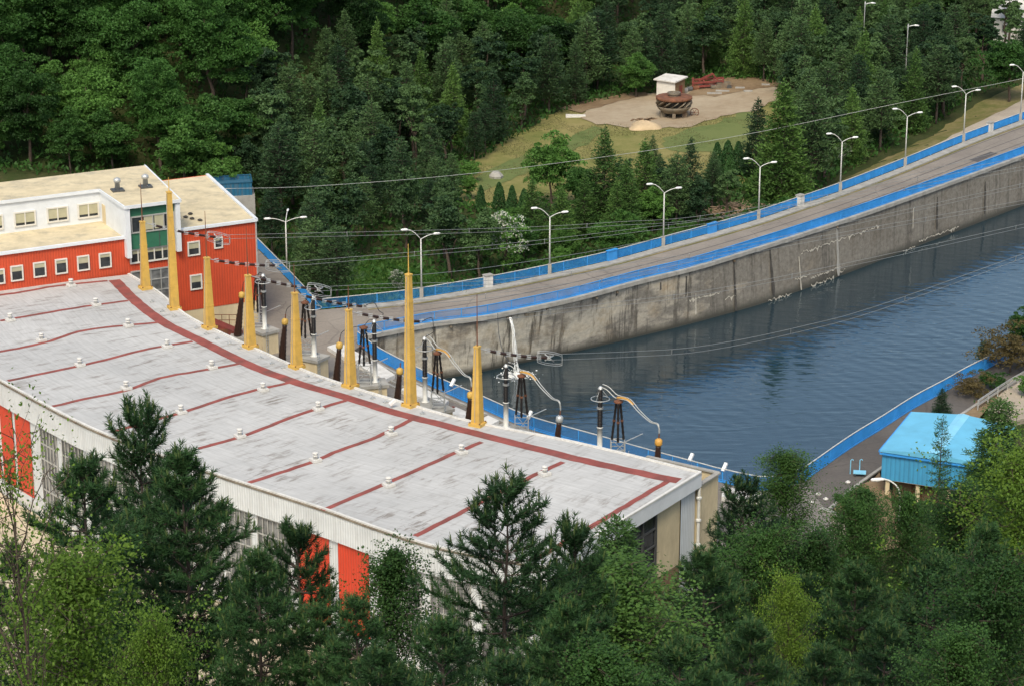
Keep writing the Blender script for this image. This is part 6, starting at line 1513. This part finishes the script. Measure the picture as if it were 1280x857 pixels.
# ------------------------------------------------------------------ trees of the slope below the camera
NL = [
 # name, kind, var, px, ytop, Y, label, wide
 ('pine_tree', 'npine', 2, 166, 497, 92, 'tall open-topped black pine, highest of the left foreground group over the roof', .9),
 ('pine_tree', 'npine', 1, 100, 545, 84, 'dark black pine left of the open-topped one, in front of the grey facade windows', 1.15),
 ('pine_tree', 'npine', 0, 232, 541, 88, 'big dark black pine with dense crown, right of the open-topped pine', 1.15),
 ('pine_tree', 'npine', 3, 372, 643, 96, 'slim black pine in front of the red facade panel', 1.0),
 ('pine_tree', 'npine', 0, 318, 668, 80, 'dark black pine with short tips, between the big dense pine and the slim one', 1.0),
 ('pine_tree', 'npine', 2, 622, 584, 80, 'largest foreground pine with an open spreading crown in front of the pale roof', 1.12),
 ('pine_tree', 'npine', 3, 716, 638, 84, 'small pointed pine top right of the largest foreground pine', .9),
 ('pine_tree', 'npine', 1, 450, 728, 78, 'dark low pine left of the largest foreground pine', 1.1),
 ('birch_tree', 'nbirch', 1, 487, 688, 95, 'fresh green leafy tree in front of the white facade, left of the largest pine', .85),
 ('spruce_tree', 'nspruce', 0, 771, 646, 108, 'pointed light green spruce in front of the dark end windows of the hall', 1.35),
 ('birch_tree', 'nbirch', 0, 790, 712, 100, 'soft pale green birch below the pointed spruce', 1.5),
 ('pine_tree', 'npine', 0, 705, 735, 74, 'dark pine mass right below the largest foreground pine', 1.15),
 ('pine_tree', 'npine', 1, 560, 752, 70, 'dark pine below the left side of the largest foreground pine', 1.2),
 ('pine_tree', 'npine', 0, 884, 668, 118, 'bushy pine with pale upright shoots below the cream end wall', 1.15),
 ('pine_tree', 'npine', 2, 934, 594, 158, 'ragged dark pine beside the cream end wall', 1.15),
 ('birch_tree', 'nbirch', 0, 985, 563, 172, 'slender pale birch rising in front of the blue railing corner', 1.2),
 ('broadleaf_tree', 'nleaf', 1, 958, 668, 150, 'leafy green tree between the ragged pine and the birch', .8),
 ('broadleaf_tree', 'nleaf', 2, 1012, 672, 150, 'leafy green tree right of the birch foot', .8),
 ('pine_tree', 'npine', 1, 905, 700, 140, 'dark pine below the foot of the cream end wall', 1.2),
 ('birch_tree', 'nbirch', 1, 1085, 612, 165, 'young green leafy tree left of the blue shed base', .95),
 ('broadleaf_tree', 'nleaf', 1, 1058, 632, 158, 'low leafy green tree in front of the brown kerb, left of the shed', .7),
 ('spruce_tree', 'nspruce', 1, 1179, 520, 168, 'thin sparse spruce in front of the blue shed roof', .8),
 ('spruce_tree', 'nspruce', 0, 1250, 498, 170, 'dense dark spruce covering the right end of the blue shed', 1.5),
 ('birch_tree', 'nbirch', 1, 1140, 618, 158, 'leafy tree in front of the blue shed wall', .8),
 ('broadleaf_tree', 'nleaf', 2, 1205, 612, 150, 'leafy green tree below the right end of the shed', .8),
 ('broadleaf_tree', 'nleaf', 0, 1290, 578, 140, 'bright yellow-green tree at the right edge of the picture', .9),
 ('pine_tree', 'npine', 0, 1075, 690, 122, 'dark pine with upright shoots in the middle of the right foreground', 1.25),
 ('pine_tree', 'npine', 1, 1165, 676, 118, 'big dark pine left of the bright leafy tree in the right foreground', 1.3),
 ('pine_tree', 'npine', 1, 1010, 700, 128, 'dark pine between the birch and the right foreground pines', 1.1),
 ('pine_tree', 'npine', 0, 1240, 640, 130, 'dark pine behind the bright leafy tree at the lower right', 1.1),
 ('broadleaf_tree', 'nleaf', 1, 1245, 705, 104, 'leafy green tree with small pale leaves at the lower right', .95),
 ('broadleaf_tree', 'nleaf', 0, 985, 735, 112, 'light green young tree among the right foreground pines', .5),
 ('pine_tree', 'npine', 0, 935, 760, 92, 'dark pine at the bottom edge right of the hall end', 1.25),
 ('pine_tree', 'npine', 1, 1110, 765, 90, 'dark pine at the bottom edge in the right half', 1.3),
 ('pine_tree', 'npine', 0, 1030, 790, 84, 'dark pine at the bottom edge below the light green young tree', 1.2),
 ('pine_tree', 'npine', 3, 850, 790, 82, 'dark pine at the bottom edge below the pale birch', 1.4),
 ('birch_tree', 'nbirch', 1, 755, 815, 72, 'green leafy tree at the bottom edge below the spruce', 1.2),
 ('pine_tree', 'npine', 0, 480, 790, 66, 'dark pine at the bottom edge left of the largest pine', 1.2),
 ('broadleaf_tree', 'nleaf', 2, 1190, 800, 76, 'green leafy tree at the bottom edge in the right corner', .9),
 ('pine_tree', 'npine', 1, 640, 800, 62, 'dark pine at the bottom edge below the largest pine', 1.2),
 ('broadleaf_tree', 'nleaf', 0, 85, 715, 52, 'bright light green leafy tree filling the lower left corner', .85),
 ('broadleaf_tree', 'nleaf', 0, 190, 790, 50, 'bright light green leafy tree right of the lower left corner', .5),
 ('broadleaf_tree', 'nleaf', 3, 10, 575, 48, 'sparse light green tree whose thin branches reach over the roof at the left edge', .55),
 ('pine_tree', 'npine', 1, 404, 738, 80, 'dark pine at the bottom edge below the slim pine', 1.2),
 ('pine_tree', 'npine', 0, 12, 660, 78, 'dark pine at the left edge behind the bright leafy tree', .7),
]
for name, kind, var, px, yt, Y, lab, wd in NL: near(name, kind, var, px, yt, Y, lab, None, 'tree', wd)
# bank bushes
for name, kind, var, px, yb, yt, lab, wd in (('brown_bush', 'brownbush', 0, 1262, 470, 408, 'large rusty brown bush on the right bank', 1.2), ('brown_bush', 'brownbush', 0, 1213, 500, 466, 'low brown bush beside the blue bank railing', 1.2), ('green_bush', 'broad2', 0, 1275, 452, 384, 'dark green bush behind the rusty brown one', .8),
        ('green_bush', 'bush', 0, 1238, 492, 462, 'green bush between the brown bushes', 1.1), ('pine_bush', 'pine', 0, 1176, 522, 484, 'small dark pine bush beside the blue railing above the shed', 1.6), ('pine_bush', 'pine', 1, 1228, 455, 425, 'small ragged pine bush leaning over the water', 1.5), ('green_bush', 'bush', 1, 1290, 500, 470, 'green bush beside the pale path at the right edge', 1.1),
        ('green_bush', 'bush', 1, 1054, 632, 615, 'small weedy bush on the brown strip by the kerb', 1.2), ('green_bush', 'bush', 0, 1078, 622, 606, 'small leafy bush at the kerb left of the shed', 1.0)):
    put(name, kind, var, px, yb, yt, lab, None, 'bush', wd)
# grass and undergrowth
def scatter(name, poly_test, bounds, n, L, W, mat, lift=.1, hgt=.35):
    cl = Cloud(); x0, x1, y0, y1 = bounds; pts = []
    while len(pts) < n:
        x, y = rng.uniform(x0, x1), rng.uniform(y0, y1)
        if poly_test(x, y): pts.append((x, y, terrain(x, y) + lift + rng.uniform(0, hgt)))
    cl.leaves(np.array(pts), L, W, axis=np.array([0, 0, .6]), spread=.6)
    o = bpy.data.objects.new(name, cl.mesh(name, [LM[mat]])); COL.objects.link(o); tag(o, kind='stuff'); return o
lx = [p.x for p in lush_w]; ly = [p.y for p in lush_w]
tag(scatter('grass', lambda x, y: inside(lush_w, x, y), (min(lx), max(lx), min(ly), max(ly)), 9000, .5, .16, 'nbirch'), 'lush green grass on the slope behind the plaza railing', 'grass')
mx_ = [p.x for p in meadow_w]; my_ = [p.y for p in meadow_w]
yard_w = [G(x, y) for x, y in [(728, 149), (745, 131), (800, 120), (850, 117), (905, 103), (975, 108), (975, 120), (935, 138), (890, 149), (860, 155), (815, 161), (780, 157), (748, 152)]]
tag(scatter('meadow_grass', lambda x, y: inside(meadow_w, x, y) and not inside(yard_w, x, y) and math.sin(x * .5 + 2 * math.sin(y * .13)) + math.sin(y * .4 + x * .2) > -.2, (min(mx_), max(mx_), min(my_), max(my_)), 16000, .42, .07, 'drygrass', .02, .12), 'uneven yellow-green grass of the meadow around the dirt yard', 'grass')
def wood(x, y):
    if inside([(p.x, p.y) for p in rb_poly], x, y) or inside(meadow_w, x, y) or inside(pathw, x, y) or inside(stair_w, x, y): return False
    return dist_road(x, y) > 2.0 and (x > -30 or y > 276)
tag(scatter('undergrowth', wood, (-95, 115, 262, 430), 60000, .75, .4, 'broad', .1, 1.1), 'low leafy undergrowth on the woodland floor', 'undergrowth')
tag(scatter('undergrowth', lambda x, y: (x > 46 and y < 235 and not inside([(50, 214), (120, 260), (120, 215), (47, 196)], x, y)) or y < lerp_tab([(-60, 150), (30, 141), (80, 160)], x) + 20 and (x > 12 or y < 144), (-50, 85, 45, 235), 34000, .34, .18, 'broad', .0, .7), 'leafy scrub covering the slope below the camera', 'scrub')
# ------------------------------------------------------------------ light
world = bpy.data.worlds.new('World'); scene.world = world; world.use_nodes = True
nt = world.node_tree; bg = nt.nodes['Background']; sky = nt.nodes.new('ShaderNodeTexSky'); sky.sky_type = 'NISHITA'; sky.sun_disc = False
SUN_EL, SUN_AZ = R(50), R(190)                                # azimuth of the sun, clockwise from +Y
sky.sun_elevation = SUN_EL; sky.sun_rotation = SUN_AZ; sky.air_density = 1.0; sky.dust_density = 4.0; sky.ozone_density = 1.0; sky.altitude = 300
nt.links.new(sky.outputs[0], bg.inputs[0]); bg.inputs[1].default_value = .15
sd = bpy.data.lights.new('sun', 'SUN'); so = bpy.data.objects.new('sun', sd); COL.objects.link(so)
sd.energy = 1.5; sd.angle = R(15); sd.color = (1, .92, .8)
dv = Vector((math.sin(SUN_AZ) * math.cos(SUN_EL), math.cos(SUN_AZ) * math.cos(SUN_EL), math.sin(SUN_EL)))
so.rotation_euler = dv.to_track_quat('Z', 'Y').to_euler()
vs_ = scene.view_settings; vs_.view_transform = 'Standard'; vs_.look = 'None'; vs_.exposure = 0.6; vs_.gamma = 1
vs_.use_white_balance = True; vs_.white_balance_temperature = 6950; vs_.white_balance_tint = 4
scene.render.engine = 'CYCLES'; c = scene.cycles
c.use_denoising = True; c.max_bounces = 6; c.diffuse_bounces = 3; c.transmission_bounces = 4; c.glossy_bounces = 3; c.transparent_max_bounces = 4
c.use_adaptive_sampling = True; c.adaptive_threshold = .015
scene.render.use_persistent_data = False
